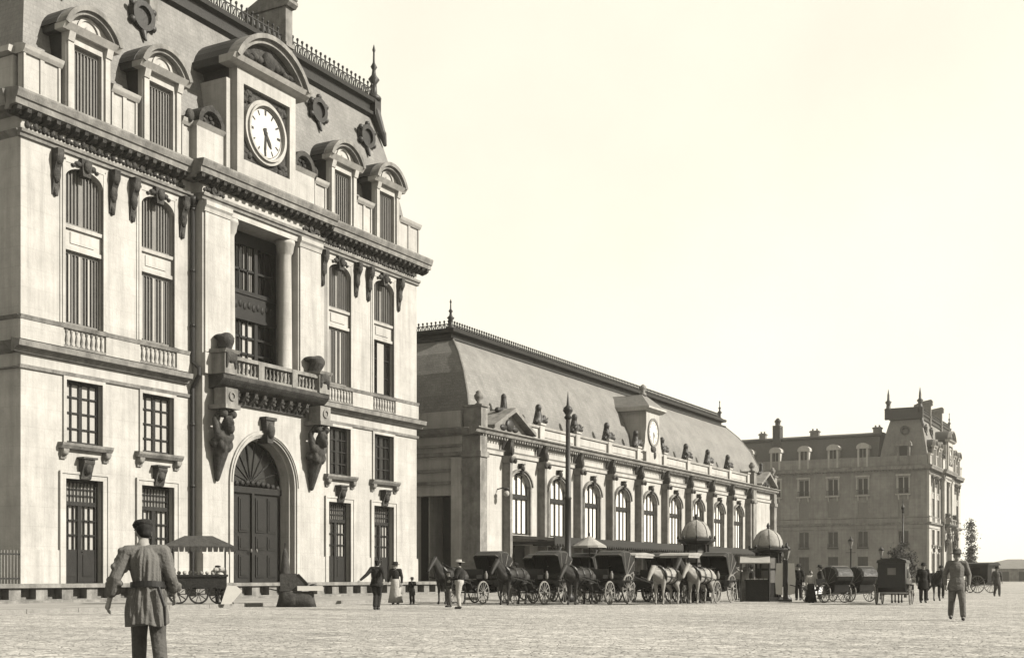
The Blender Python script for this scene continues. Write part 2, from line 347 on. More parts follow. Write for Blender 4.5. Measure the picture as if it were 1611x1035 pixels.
# ------------------------------------------------------------------ big pavilion
def pavilion(fr, root, depth, full=True):
    W = 28.25; c = 13.85; hw = 4.35; cu0, cu1 = c-hw, c+hw; CW = .6
    bays = [3.15, 7.3, 20.65, 24.8]
    def segs(ov): return [(-ov, cu0-ov, 0), (cu0-ov, cu1+ov, CW), (cu1+ov, W+ov, 0)]
    # walls -----------------------------------------------------
    m = MB(fr); ops = []
    for b in bays: ops += [(b-.98, b+.98, .86, 5.15), (b-.95, b+.95, 6.55, 9.15), (b-1.0, b+1.0, 11.4, 17.95)]
    wall(m, 0, cu0, .1, 19.3, 0, .38, [o for o in ops if o[1] < cu0]); wall(m, cu1, W, .1, 19.3, 0, .38, [o for o in ops if o[0] > cu1])
    wall(m, cu0, cu1, .1, 19.3, CW, 1.0, [(c-2.35, c+2.35, .86, 7.95), (c-2.55, c+2.55, 10.4, 18.0)])
    spandrels(m, c, 2.35, 5.6, 7.95, CW, .8)
    m.box(0, W, -.9, -.8, .1, 19.3) if False else None
    # dark room behind the loggia and behind the door
    m.box(c-3.2, c+3.2, -2.3, -2.2, 9.8, 18.6); m.box(c-3.2, c-2.56, -2.2, -.45, 10.3, 18.3); m.box(c+2.56, c+3.2, -2.2, -.45, 10.3, 18.3)
    m.box(c-2.56, c+2.56, -2.2, .58, 10.2, 10.38); m.box(c-2.56, c+2.56, -2.2, .58, 18.02, 18.2)
    m.build('wall', STONE, root)
    # piers of the centre bay
    for a, b_ in ((cu0+.02, c-2.55), (c+2.55, cu1-.02)):
        m = MB(fr)
        m.box(a+.08, b_-.02, CW-.02, CW+.09, 11.4, 17.75); m.prism_u([(CW-.02, 17.75), (CW+.12, 17.78), (CW+.16, 17.95), (CW+.24, 18.05), (CW+.24, 18.25), (CW-.02, 18.25)], a, b_)
        m.box(a, b_, CW-.02, CW+.16, 10.4, 11.35); m.build('pier', STONE, root)
    for s_ in (-1, 1):
        m = MB(fr); m.lathe([(.42, 10.4), (.42, 10.7), (.36, 10.8), (.345, 13), (.31, 17.2), (.33, 17.3), (.4, 17.4), (.46, 17.75), (.5, 17.8), (.5, 17.98)], (c+s_*2.12, .12), 16)
        m.build('column', STONE, root)
    # plinth
    e = [-.06]
    for b in bays[:2]: e += [b-1.31, b+1.31]
    e += [cu0-.02]; e2 = [cu1+.02]
    for b in bays[2:]: e2 += [b-1.31, b+1.31]
    e2 += [W+.06]
    for a, b_ in list(zip(e[::2], e[1::2]))+list(zip(e2[::2], e2[1::2])): MB(fr).box(a, b_, -.05, .07, .86, 2.2).build('plinth', STONE, root)
    for a, b_ in ((cu0-.02, c-2.65), (c+2.65, cu1+.02)): MB(fr).box(a, b_, .3, CW+.07, .86, 2.2).build('plinth', STONE, root)
    for u in (cu0-.16, cu1+.16):
        m = MB(fr); m.tube([(u, .16, .9), (u, .16, 9.7), (u, .55, 10.3), (u, .55, 10.6), (u, .16, 10.9), (u, .16, 18.2)], .1, 8)
        for z in (2.6, 5.2, 8.0, 12.5, 15, 17.8): m.lathe([(.13, 0), (.13, .12)], (u, .16), 8, z)
        m.lathe([(.12, 0), (.28, .35), (.28, .5)], (u, .16), 8, 17.9); m.build('downpipe', IRON, root)
    # string courses and belt
    profile_course(fr, root, 'string_course', TRIM, [(0, 9.28), (.08, 9.28), (.12, 9.42), (0, 9.42)], [(-.1, cu0-.1, 0), (cu1+.1, W+.1, 0)])
    profile_course(fr, root, 'belt_course', TRIM, [(0, 9.85), (.14, 9.88), (.2, 10.02), (.42, 10.08), (.46, 10.3), (0, 10.42)], [(-.42, cu0-.42, 0), (cu1+.42, W+.42, 0)])
    profile_course(fr, root, 'sill_course', TRIM, [(0, 11.18), (.1, 11.2), (.16, 11.36), (0, 11.4)], [(-.1, cu0-.1, 0), (cu1+.1, W+.1, 0)])
    profile_course(fr, root, 'dado', STONE, [(0, 10.42), (.09, 10.42), (.09, 11.18), (0, 11.18)], [(-.08, bays[0]-1.12, 0), (bays[0]+1.12, bays[1]-1.12, 0), (bays[1]+1.12, cu0-.1, 0), (cu1+.1, bays[2]-1.12, 0), (bays[2]+1.12, bays[3]-1.12, 0), (bays[3]+1.12, W+.08, 0)])
    profile_course(fr, root, 'architrave', TRIM, [(0, 18.28), (.1, 18.3), (.12, 18.42), (.2, 18.46), (.22, 18.58), (0, 18.6)], [(-.12, cu0-.12, 0), (cu0-.12, cu1+.12, CW), (cu1+.12, W+.12, 0)])
    # carved frieze of the wings
    rnd = random.Random(3)
    for a, b_ in ((.3, cu0-.7), (cu1+.7, W-.3)):
        m = MB(fr); u = a
        while u < b_:
            m.ell((u, .02, 18.86+rnd.uniform(-.03, .03)), (.13, .12, .16), 7, 5); m.ell((u+.2, .02, 18.78), (.09, .09, .08), 6, 4); u += .4
        m.build('frieze_carving', CARVE, root)
    for u in (cu0+.75, cu1-.75):      # cartouches on the centre frieze
        m = MB(fr); m.ring(u, 18.86, .16, .27, CW, CW+.14, n=14); m.ell((u, CW+.03, 18.86), (.15, .12, .16), 9, 6)
        for s_ in (-1, 1):
            m.ell((u+s_*.4, CW+.02, 18.84), (.2, .1, .12), 8, 5); m.ell((u+s_*.62, CW+.02, 18.78), (.1, .07, .09), 7, 4)
        m.build('cartouche', CARVE, root)
    # main cornice with modillions
    profile_course(fr, root, 'cornice', TRIM, [(0, 19.12), (.16, 19.12), (.2, 19.26), (.56, 19.3), (.58, 19.52), (.65, 19.56), (.73, 19.8), (.73, 19.88), (0, 19.98)], segs(.7))
    m = MB(fr)
    for a, b_, dw in segs(.7):
        n = int((b_-a)/.46); m.box(a+.05, b_-.05, dw+.01, dw+.07, 19.0, 19.29)
        for i in range(n):
            u = a+(i+.5)*(b_-a)/n; m.prism_u([(dw+.02, 18.98), (dw+.3, 19.03), (dw+.48, 19.13), (dw+.52, 19.295), (dw+.02, 19.295)], u-.1, u+.1)
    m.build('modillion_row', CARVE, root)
    # wing bays -------------------------------------------------
    for bi, b in enumerate(bays):
        # moulded surround of the tall window
        m = MB(fr)
        for s_ in (-1, 1):
            m.box(b+s_*1.0 if s_ > 0 else b-1.14, b+1.14 if s_ > 0 else b-1.0, -.06, .07, 11.4, 18.0); m.box(b+s_*1.15-(.0 if s_ > 0 else .1), b+s_*1.15+(.1 if s_ > 0 else 0), -.02, .035, 11.4, 18.1)
        m.box(b-1.0, b+1.0, -.06, .07, 17.95, 18.12)
        spandrels(m, b, 1.0, 17.3, 17.96, .05, .5, ky=.55)
        m.build('window_surround', STONE, root)
        m = MB(fr); m.prism([(b-.2, 17.55), (b+.2, 17.55), (b+.28, 18.25), (b-.28, 18.25)], -.1, .2); m.ell((b, .22, 17.95), (.2, .15, .25), 8, 6)
        for s_ in (-1, 1): m.ell((b+s_*.38, .1, 18.0), (.2, .1, .12), 7, 5); m.ell((b+s_*.62, .08, 17.9), (.12, .08, .08), 6, 4)
        m.build('keystone', CARVE, root)
        for s_ in (-1, 1):
            m = MB(fr); consol(m, b+s_*1.5, 0, 16.45, 18.27, .46, .38, bi); m.build('console', CARVE, root)
        m = MB(fr)   # spandrel between the two lights
        m.box(b-1.0, b+1.0, -.3, -.12, 14.5, 15.42); m.prism_u([(-.3, 15.3), (-.02, 15.32), (.0, 15.46), (-.3, 15.46)], b-1.0, b+1.0); m.box(b-1.0, b+1.0, -.3, -.04, 14.44, 14.6)
        m.box(b-.62, b+.62, -.13, -.085, 14.75, 15.2)
        m.build('spandrel_panel', STONE, root)
        win(fr, root, b-1.0, b+1.0, 15.46, 17.95, -.2, 2, 1, DRAPE, fmat=ZINC, louvre=True)
        if bi == 3:
            win(fr, root, b-1.0, b+1.0, 11.4, 14.44, -.24, 4, 3, PANE); m = MB(fr); m.box(b-.3, b+.35, -.235, -.215, 11.5, 14.35); m.build('drawn_blind', CURT, root)
        else:
            win(fr, root, b-1.0, b+1.0, 11.4, 14.44, -.2, 2, 1, DRAPE, fmat=ZINC, louvre=True)
            m = MB(fr); rz_ = random.Random(bi); 
            for q_ in range(3): u_ = b-.8+q_*.55+rz_.uniform(0, .2); m.box(u_, u_+.09, -.197, -.19, 11.55, 14.3)
            m.build('faded_slats', CURT, root)
        m = MB(fr); baluster_row(m, b-1.05, b+1.05, .02, 10.5, 11.15, .26, .07); m.box(b-1.12, b+1.12, -.06, .08, 10.42, 10.52)
        m.build('balustrade', TRIM, root)
        m = MB(fr); m.box(b-1.12, b+1.12, -.12, -.05, 10.42, 11.18); m.build('balustrade_back', CARVE, root) if False else None
        # mezzanine window
        m = MB(fr)
        for s_ in (-1, 1): m.box(b+(.95 if s_ > 0 else -1.1), b+(1.1 if s_ > 0 else -.95), -.05, .08, 6.55, 9.27)
        m.box(b-.95, b+.95, -.05, .08, 9.13, 9.27); m.build('window_surround', STONE, root)
        win(fr, root, b-.95, b+.95, 6.56, 9.13, -.2, 4, 4, CURT if bi < 2 else PANE, bar=.06)
        m = MB(fr); m.prism_u([(-.02, 6.3), (.2, 6.32), (.3, 6.45), (.32, 6.55), (-.02, 6.57)], b-1.35, b+1.35)
        for s_ in (-1, 1): m.prism_u([(-.02, 5.9), (.08, 5.9), (.14, 6.1), (.26, 6.2), (.26, 6.3), (-.02, 6.3)], b+s_*1.12-.14, b+s_*1.12+.14); m.ell((b+s_*1.12, .16, 6.16), (.16, .14, .14), 8, 5)
        m.build('sill', TRIM, root)
        # ground-floor doorway
        m = MB(fr)
        for s_ in (-1, 1):
            m.box(b+(.98 if s_ > 0 else -1.2), b+(1.2 if s_ > 0 else -.98), -.05, .07, .86, 5.32); m.box(b+(1.2 if s_ > 0 else -1.3), b+(1.3 if s_ > 0 else -1.2), -.05, .11, .86, 5.42)
        m.box(b-.98, b+.98, -.05, .07, 5.12, 5.32); m.box(b-1.2, b+1.2, -.05, .11, 5.32, 5.42); m.build('door_surround', STONE, root)
        m = MB(fr); m.prism_u([(-.02, 5.12), (.14, 5.14), (.2, 5.4), (.3, 5.7), (.36, 5.8), (.36, 5.95), (-.02, 5.98)], b-.27, b+.27); m.ell((b, .25, 5.55), (.2, .16, .22), 8, 6)
        m.box(b-.38, b+.38, -.02, .42, 5.95, 6.03); m.build('keystone', CARVE, root)
        d = MB(fr); w0 = -.26
        d.box(b-.98, b-.84, w0-.1, w0, .88, 5.12); d.box(b+.84, b+.98, w0-.1, w0, .88, 5.12); d.box(b-.84, b+.84, w0-.1, w0, 5.0, 5.12); d.box(b-.84, b+.84, w0-.1, w0+.04, 4.05, 4.22)
        d.box(b-.84, b+.84, w0-.09, w0-.03, .88, 2.25); d.box(b-.1, b+.1, w0-.08, w0+.02, .88, 4.05)
        for s_ in (-1, 1): d.box(b+s_*.46-.26, b+s_*.46+.26, w0-.04, w0, 1.15, 2.05)
        for i in range(1, 9): u = b-.84+1.68*i/9; d.box(u-.02, u+.02, w0-.07, w0-.02, 4.22, 5.0)
        for j in (1, 2): d.box(b-.84, b+.84, w0-.06, w0-.03, 4.22+.26*j-.02, 4.22+.26*j+.02)
        for i in (1, 2, 4, 5): u = b-.84+1.68*i/6; d.box(u-.025, u+.025, w0-.07, w0-.02, 2.25, 4.05)
        for z in (2.85, 3.45): d.box(b-.84, b+.84, w0-.07, w0-.02, z-.03, z+.03)
        od = d.build('door', WOOD, root)
        p = MB(fr); p.box(b-.84, b+.84, w0-.14, w0-.11, 2.25, 5.0); p.build('pane', CURT if bi != 1 else CURT, od)
        h = MB(fr); h.ell((b+.12, w0+.05, 2.15), (.035, .05, .035), 6, 4); h.build('handle', IRON, od)
    # parapet of the attic -----------------------------------------
    spans = [(0, bays[0]-1.35), (bays[0]+1.35, bays[1]-1.35), (bays[1]+1.35, cu0-.1), (cu1+.1, bays[2]-1.35), (bays[2]+1.35, bays[3]-1.35), (bays[3]+1.35, W)]
    for a, b_ in spans:
        if b_-a < .5: continue
        m = MB(fr); m.box(a, b_, -.15, .12, 19.9, 21.55); m.box(a, b_, -.2, .2, 19.9, 20.15); n = max(1, round((b_-a)/.95))
        for i in range(n+1):
            u = a+(b_-a)*i/n; m.box(max(a, u-.1), min(b_, u+.1), .1, .18, 20.15, 21.55)
        m.prism_u([(-.3, 21.55), (.2, 21.55), (.3, 21.68), (.36, 21.82), (.2, 21.9), (-.3, 21.98)], a-.06, b_+.06)
        m.build('parapet', STONE, root)
    # dormers
    for bi, b in enumerate(bays):
        m = MB(fr); w0 = .25; D0 = -1.8
        wallops = [(b-.72, b+.72, 20.05, 22.75)]
        wall(m, b-1.15, b+1.15, 19.9, 23.2, w0, .25, wallops); 
        for s_ in (-1, 1):
            m.box(b+s_*.98-.13, b+s_*.98+.13, w0, w0+.1, 20, 23.0); m.prism_u([(w0-.02, 22.7), (w0+.15, 22.75), (w0+.25, 23.1), (w0-.02, 23.1)], b+s_*1.0-.16, b+s_*1.0+.16)
        m.prism_u([(w0-.25, 23.1), (w0+.22, 23.1), (w0+.32, 23.22), (w0+.42, 23.34), (w0-.25, 23.34)], b-1.5, b+1.5)
        od = m.build('dormer', STONE, root)
        m = MB(fr); m.box(b-1.17, b-1.0, D0, w0-.25, 19.9, 23.2); m.box(b+1.0, b+1.17, D0, w0-.25, 19.9, 23.2); m.box(b-1.48, b+1.48, D0, w0-.25, 23.1, 23.34)
        q = [(b+1.65*math.cos(R(a)), 22.79+1.65*math.sin(R(a))) for a in range(20, 161, 10)]; m.prism(q, D0, w0-.1); m.build('lead_roof', LEAD, od)
        m = MB(fr); rr = 1.62; zc = 23.34-.55   # segmental pediment
        a0 = math.degrees(math.asin(.55/rr))
        m.ring(b, zc, rr-.2, rr, w0-.1, w0+.44, a0, 180-a0, 16); m.ring(b, zc, rr-.34, rr-.2, w0-.1, w0+.3, a0+2, 178-a0, 16)
        m.build('pediment', LEAD if False else TRIM, od)
        m = MB(fr); q = [(b+(rr-.3)*math.cos(R(a)), zc+(rr-.3)*math.sin(R(a))) for a in range(int(a0)+2, int(180-a0)-1, 8)]
        m.prism(q, w0-.1, w0+.0); m.ring(b, 23.42, .5, .62, w0, w0+.07, 0, 180, 12); m.ell((b, w0, 23.52), (.2, .1, .18), 10, 6)
        for s_ in (-1, 1): m.cap((b+s_*.3, w0+.02, 23.45), (b+s_*.95, w0+.02, 23.42), .08, .04, 6)
        m.build('tympanum', STONE, od)
        f = MB(fr); f.box(b-.72, b-.62, w0-.28, w0-.2, 20.05, 22.75); f.box(b+.62, b+.72, w0-.28, w0-.2, 20.05, 22.75); f.box(b-.62, b+.62, w0-.28, w0-.2, 22.6, 22.75)
        for i in range(7): u = b-.52+i*1.04/6; f.box(u-.03, u+.03, w0-.27, w0-.22, 20.05, 22.6)
        f.mi = 1; f.box(b-.62, b+.62, w0-.34, w0-.29, 20.05, 22.6); f.build('window', [ZINC, DRAPE], od)
    # mansard roof
    rb, rt, zb, zt = -.35, -2.0, 19.9, 28.0
    def shell(name, m_, levels, close=True):
        mb = MB(fr); vs = []
        for ins, z in levels: vs += [(ins, -ins, z), (W-ins, -ins, z), (W-ins, -depth+ins, z), (ins, -depth+ins, z)]
        fs = []
        for j in range(len(levels)-1):
            for i in range(4): fs.append((4*j+i, 4*j+(i+1) % 4, 4*j+4+(i+1) % 4, 4*j+4+i))
        if close: fs.append(tuple(4*(len(levels)-1)+i for i in range(4)))
        mb.add(vs, fs); return mb.build(name, m_, root)
    roof = shell('roof', SLATE, [(.25, 19.9), (.4, 21.2), (.62, 22.6), (1.0, 24.6), (1.45, 26.4), (1.9, 28.0)], False)
    shell('roof_moulding', LEAD, [(1.9, 27.8), (1.62, 27.98), (1.6, 28.15), (1.85, 28.25), (1.8, 28.6), (1.55, 28.7), (1.5, 28.9), (2.1, 28.98), (3.5, 29.5)])
    m = MB(fr); cresting(m, [(1.8, -6), (1.8, -1.8), (W-1.8, -1.8), (W-1.8, -7)], 28.9, 1.05, .4); m.build('cresting', IRON, root)
    for u in (1.8, W-1.8):
        m = MB(fr); finial(m, u, -1.8, 28.9, 3.3, 1.0); m.box(u-.3, u+.3, -2.1, -1.5, 28.0, 28.95); m.build('finial', LEAD, root)
        m = MB(fr); q = [(1.75, 28.3), (1.5, 27.4), (1.35, 26.6), (1.55, 26.2), (1.9, 28.0)]
        s_ = 1 if u < 5 else -1
        m.cap((u, -1.72, 28.2), (u-s_*.28, -1.4, 27.0), .34, .22); m.cap((u-s_*.28, -1.4, 27.0), (u-s_*.4, -1.3, 26.4), .25, .12)
        m.build('hip_ornament', LEAD, root)
    # oculi
    for u in (7.6, 20.4, 24.9, 3.0):
        m = MB(fr); z = 26.25; w1 = -1.05
        m.ring(u, z, .42, .66, w1-.8, w1, n=18); m.disc(u, z, .42, w1-.85, w1-.16)
        for a in range(0, 360, 60): m.ell((u+.72*math.cos(R(a+30)), w1-.12, z+.72*math.sin(R(a+30))), (.17, .16, .17), 7, 5)
        m.cap((u, w1-.1, z-.75), (u, w1+.05, z-1.1), .16, .07); m.build('oculus', LEAD, root)
    # chimneys
    for u, wd in ((8.6, .5), (18.3, .55)):
        m = MB(fr); m.box(u-wd/2, u+wd/2, -4.3, -1.5, 25.5, 31.0); m.box(u-wd/2-.06, u+wd/2+.06, -4.4, -1.4, 28.9, 29.1)
        m.prism_u([(-4.5, 31.0), (-1.35, 31.0), (-1.2, 31.15), (-1.2, 31.3), (-4.5, 31.3)], u-wd/2-.1, u+wd/2+.1)
        q = [(-1.6+.42*math.cos(R(a)), 31.65+.42*math.sin(R(a))) for a in range(0, 360, 30)]
        m.prism_u(q, u-wd/2-.05, u+wd/2+.12); m.prism_u([(-1.5, 31.3), (-1.5, 32.07), (-3.2, 31.8), (-4.4, 31.3)], u-wd/2, u+wd/2); m.build('chimney', TRIM, root)
    # clock aedicule --------------------------------------------
    cc = 13.55; w0 = 1.0; m = MB(fr)
    wall(m, cc-2.15, cc+2.15, 19.9, 25.0, w0, .5, [(cc-1.7, cc+1.7, 20.75, 24.3)])
    m.box(cc-1.9, cc+1.9, w0-.45, w0-.3, 20, 25)
    m.box(cc-2.5, cc-2.15, -3.0, w0-.35, 19.9, 24.4); m.box(cc+2.15, cc+2.5, -3.0, w0-.35, 19.9, 24.4)
    m.prism_u([(w0-.5, 24.95), (w0+.1, 24.95), (w0+.35, 25.1), (w0+.5, 25.3), (w0-.5, 25.3)], cc-2.85, cc+2.85)
    for a, b_ in ((cc-4.3, cc-2.5), (cc+2.5, cc+4.3)):
        m.box(a, b_, -.3, .5, 19.95, 21.6); m.prism_u([(-.3, 21.6), (.5, 21.6), (.68, 21.8), (-.3, 21.85)], a-.05, b_)
    oc = m.build('clock_gable', STONE, root)
    m = MB(fr); m.box(cc-2.17, cc-1.9, -3.5, w0-.5, 19.9, 25.0); m.box(cc+1.9, cc+2.17, -3.5, w0-.5, 19.9, 25.0); m.box(cc-2.83, cc+2.83, -3.6, w0-.5, 24.95, 25.3)
    q = [(cc+3.07*math.cos(R(a)), 23.95+3.07*math.sin(R(a))) for a in range(27, 154, 9)]; m.prism(q, -3.6, w0-.1); m.build('lead_roof', LEAD, oc)
    m = MB(fr); rr = 3.05; zc = 25.3-1.35; a0 = math.degrees(math.asin(1.35/rr))
    m.ring(cc, zc, rr-.22, rr, w0-.1, w0+.55, a0, 180-a0, 20); m.ring(cc, zc, rr-.42, rr-.22, w0-.1, w0+.36, a0+2, 178-a0, 20)
    m.build('pediment', TRIM, oc)
    m = MB(fr); q = [(cc+(rr-.4)*math.cos(R(a)), zc+(rr-.4)*math.sin(R(a))) for a in range(int(a0)+3, int(180-a0)-2, 6)]
    m.prism(q, w0-.1, w0+.02); m.ell((cc, w0+.05, 25.85), (.45, .28, .52), 10, 7)
    for s_ in (-1, 1):
        for k in range(5): m.ell((cc+s_*(.62+.34*k), w0+.04, 25.8-.07*k+.1*(k % 2)), (.26, .16, .2-.02*k), 8, 5)
    m.build('tympanum_carving', CARVE, oc)
    for s_ in (-1, 1):     # small scrolled half pediments each side
        m = MB(fr); u = cc+s_*3.4
        m.ring(u, 21.85, .62, .86, -.3, .6, 0, 180, 14); m.disc(u, 21.85, .6, -.3, .3) if False else m.prism([(u+.64*math.cos(R(a)), 21.85+.64*math.sin(R(a))) for a in range(0, 181, 15)], -.3, .3)
        for k in range(6): a = R(60*k); m.ell((u+.27*math.cos(a), .33, 22.08+.2*math.sin(a)), (.13, .1, .11), 7, 5)
        m.ell((u+s_*1.15, .3, 22.0), (.22, .2, .32), 8, 6); m.cap((u+s_*.8, .2, 21.95), (u-s_*.6, .0, 23.0), .14, .1)
        m.build('scroll_gable', CARVE, oc)
    m = MB(fr); rnd = random.Random(5); zc = 22.5      # dark carved panel and ring round the dial
    m.box(cc-1.7, cc+1.7, w0-.32, w0-.22, 20.75, 24.3)
    for su in (-1, 1):
        for sz_ in (-1, 1):
            for k in range(7): m.ell((cc+su*rnd.uniform(1.05, 1.6), w0-.2, zc+sz_*rnd.uniform(1.15, 1.6)), (.17, .12, .17), 7, 5)
    m.build('clock_surround', CARVE, oc)
    m = MB(fr); m.ring(cc, zc, 1.25, 1.36, w0-.22, w0+.08, n=40); m.ring(cc, zc, 1.36, 1.52, w0-.22, w0-.03, n=40); m.build('clock_ring', STONE, oc)
    m = MB(fr); m.disc(cc, zc, 1.25, w0-.22, w0-.12, 40); m.mi = 1
    for k in range(12):
        a = R(30*k); du, dz = math.sin(a), math.cos(a); pu, pz = dz, -du
        r0, r1, hw_ = .86, 1.1, .035+.02*(k % 3 == 0)
        m.prism([(cc+du*r0+pu*hw_, zc+dz*r0+pz*hw_), (cc+du*r1+pu*hw_*1.3, zc+dz*r1+pz*hw_*1.3), (cc+du*r1-pu*hw_*1.3, zc+dz*r1-pz*hw_*1.3), (cc+du*r0-pu*hw_, zc+dz*r0-pz*hw_)], w0-.12, w0-.11)
    m.ring(cc, zc, 1.14, 1.17, w0-.12, w0-.11, n=40)
    def hand(deg, L, hw_):
        a = R(deg); du, dz = math.sin(a), math.cos(a); pu, pz = dz, -du
        m.prism([(cc-du*.25+pu*hw_, zc-dz*.25+pz*hw_), (cc+du*L*.7+pu*hw_*1.5, zc+dz*L*.7+pz*hw_*1.5), (cc+du*L, zc+dz*L), (cc+du*L*.7-pu*hw_*1.5, zc+dz*L*.7-pz*hw_*1.5), (cc-du*.25-pu*hw_, zc-dz*.25-pz*hw_)], w0-.1, w0-.07)
    hand(183, 1.08, .04); hand(147, .78, .06); m.disc(cc, zc, .1, w0-.1, w0-.05, 12)
    m.build('clock_dial', [DIAL, IRON], oc)
    # balcony ---------------------------------------------------
    m = MB(fr); m.prism_u([(CW-.02, 9.75), (1.0, 9.8), (1.25, 9.95), (1.42, 10.1), (1.5, 10.2), (1.5, 10.4), (CW-.02, 10.4)], c-3.95, c+3.95)
    m.prism_u([(CW-.02, 9.2), (CW+.12, 9.2), (CW+.14, 9.5), (CW+.3, 9.6), (CW+.3, 9.75), (CW-.02, 9.75)], c-3.0, c+3.0)
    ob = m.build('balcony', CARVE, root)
    m = MB(fr)
    for k in range(9):
        u = c-2.6+k*.65; m.prism_u([(CW, 9.3), (CW+.25, 9.35), (CW+.55, 9.6), (CW+.6, 9.78), (CW, 9.78)], u-.1, u+.1); m.ell((u+.3, CW+.3, 9.46), (.1, .1, .1), 8, 5)
    m.build('bracket_row', CARVE, ob)
    m = MB(fr); baluster_row(m, c-3.05, c+3.05, 1.25, 10.5, 11.15, .27, .085); m.box(c-3.1, c+3.1, 1.1, 1.42, 10.4, 10.52); m.box(c-3.1, c+3.1, 1.08, 1.44, 11.13, 11.3)
    for u in (c-1.25, c+1.25): m.box(u-.2, u+.2, 1.09, 1.46, 10.4, 11.28)
    m.build('balustrade', TRIM, ob)
    for s_ in (-1, 1):
        m = MB(fr); u = c+s_*3.5; m.box(u-.42, u+.42, CW-.02, 1.55, 10.4, 11.35); m.prism_u([(CW, 11.35), (1.62, 11.35), (1.7, 11.5), (CW, 11.55)], u-.5, u+.5)
        m.build('pedestal', TRIM, ob); m = MB(fr); m.box(u-.42, u+.42, .9, 1.6, 9.0, 9.75); m.box(u-.5, u+.5, CW-.02, 1.68, 8.8, 9.0); m.ring(u, 9.38, .14, .22, 1.58, 1.66, n=14)
        m.build('corbel_block', TRIM, ob)
        m = MB(fr); m.cap((u-.15*s_, 1.0, 11.6), (u-.1*s_, 1.2, 12.0), .33, .36); m.ell((u-.2*s_, .95, 12.15), (.55, .45, .16)); m.ell((u, 1.45, 11.2), (.3, .28, .35)); m.cap((u-.25, 1.55, 11.3), (u-.3, 1.55, 10.7), .13, .08); m.cap((u+.25, 1.55, 11.3), (u+.3, 1.55, 10.7), .13, .08)
        m.blob('garlanded_urn', CARVE, ob, .06, 1)
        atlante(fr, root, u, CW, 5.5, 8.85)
        m = MB(fr); m.box(u-.5, u+.5, CW-.02, CW+.5, 7.7, 8.82) if False else None
    # loggia window wall
    f = MB(fr); w1 = -.75
    u0, u1 = c-2.3, c+2.3
    for u in (u0, c-.9, c+.9, u1): f.box(u-.12, u+.12, w1-.1, w1+.04, 10.4, 18.0)
    f.box(u0, u1, w1-.1, w1+.1, 13.85, 15.0); f.box(u0, u1, w1-.1, w1+.16, 14.95, 15.15); f.box(u0, u1, w1-.1, w1+.16, 13.7, 13.86); f.box(u0, u1, w1-.1, w1+.06, 17.4, 18.0)
    for z in (11.3, 12.1, 12.9, 16.2): f.box(u0, u1, w1-.08, w1, z-.05, z+.05)
    for k in range(13): f.ell((u0+.3+k*.33, w1+.1, 14.4+.08*(k % 2)), (.15, .06, .2), 7, 5)
    for u in (c-1.6, c-.3, c+.3, c+1.6): f.box(u-.04, u+.04, w1-.08, w1, 10.4, 13.7); f.box(u-.04, u+.04, w1-.08, w1, 15.1, 17.4)
    ow_ = f.build('loggia_window', WOOD, root)
    p = MB(fr); p.box(u0, u1, w1-.2, w1-.15, 10.4, 18.0); p.build('pane', PANE, ow_)
    p = MB(fr)
    for k in range(16):
        u = u0+.15+k*.14 if k < 8 else u1-2.2+(k-8)*.14; p.box(u, u+.09, w1-.14, w1-.11, 15.2, 17.4)
    p.build('curtain', DRAPE, ow_)
    p = MB(fr); p.box(c+.05, c+.8, w1-.13, w1-.11, 10.5, 13.6); p.build('white_blind', CURT, ow_)
    # arched doorway
    m = MB(fr)
    for r0, r1, wA, wB in ((2.36, 2.6, CW-.1, CW+.1), (2.27, 2.36, CW-.5, CW+.02), (2.15, 2.27, CW-.8, CW-.25)):
        m.ring(c, 5.6, r0, r1, wA, wB, 0, 180, 28)
        for s_ in (-1, 1): m.box(min(c+s_*r0, c+s_*r1), max(c+s_*r0, c+s_*r1), wA, wB, .86, 5.6)
    m.ring(c, 5.6, 2.42, 2.5, CW+.1, CW+.15, 0, 180, 28)
    m.build('archivolt', STONE, root)
    m = MB(fr); m.prism([(c-.2, 7.6), (c+.2, 7.6), (c+.32, 8.75), (c-.32, 8.75)], CW-.3, CW+.35); m.ell((c, CW+.35, 8.2), (.26, .2, .4), 9, 6); m.box(c-.4, c+.4, CW-.02, CW+.42, 8.7, 8.85); m.build('keystone', CARVE, root)
    d = MB(fr); w1 = CW-.85
    d.box(c-2.2, c+2.2, w1-.1, w1, .88, 5.3); d.box(c-2.2, c+2.2, w1-.1, w1+.12, 5.2, 5.5)
    for s_ in (-1, 1):
        for z0_, z1_ in ((1.1, 2.2), (2.45, 3.1), (3.3, 5.0)):
            for q in (.62, 1.5): d.box(c+s_*q-.34, c+s_*q+.34, w1-.02, w1+.05, z0_, z1_); d.box(c+s_*q-.24, c+s_*q+.24, w1-.02, w1+.08, z0_+.1, z1_-.1)
    d.box(c-.09, c+.09, w1-.02, w1+.12, .88, 5.2)
    for k in range(11): d.ell((c-1.9+k*.38, w1+.08, 5.6+.1*math.cos((k-5)*.4)), (.16, .08, .14), 7, 5)
    od = d.build('arched_door', WOOD, root)
    p = MB(fr); q = [(c+2.15*math.cos(R(a)), 5.6+2.15*math.sin(R(a))) for a in range(0, 181, 10)]; p.prism(q, w1-.1, w1-.06); p.build('fanlight', PANE, od)
    p = MB(fr)
    for a in range(20, 180, 20): p.tube([(c, w1-.03, 5.7), (c+2.1*math.cos(R(a)), w1-.03, 5.6+2.1*math.sin(R(a)))], .03, 4)
    p.build('glazing_bar', WOOD, od)
    for s_ in (-1, 1): p = MB(fr); p.ell((c+s_*.2, w1+.16, 2.4), (.05, .06, .1), 8, 5); p.build('handle', ZINC, od)
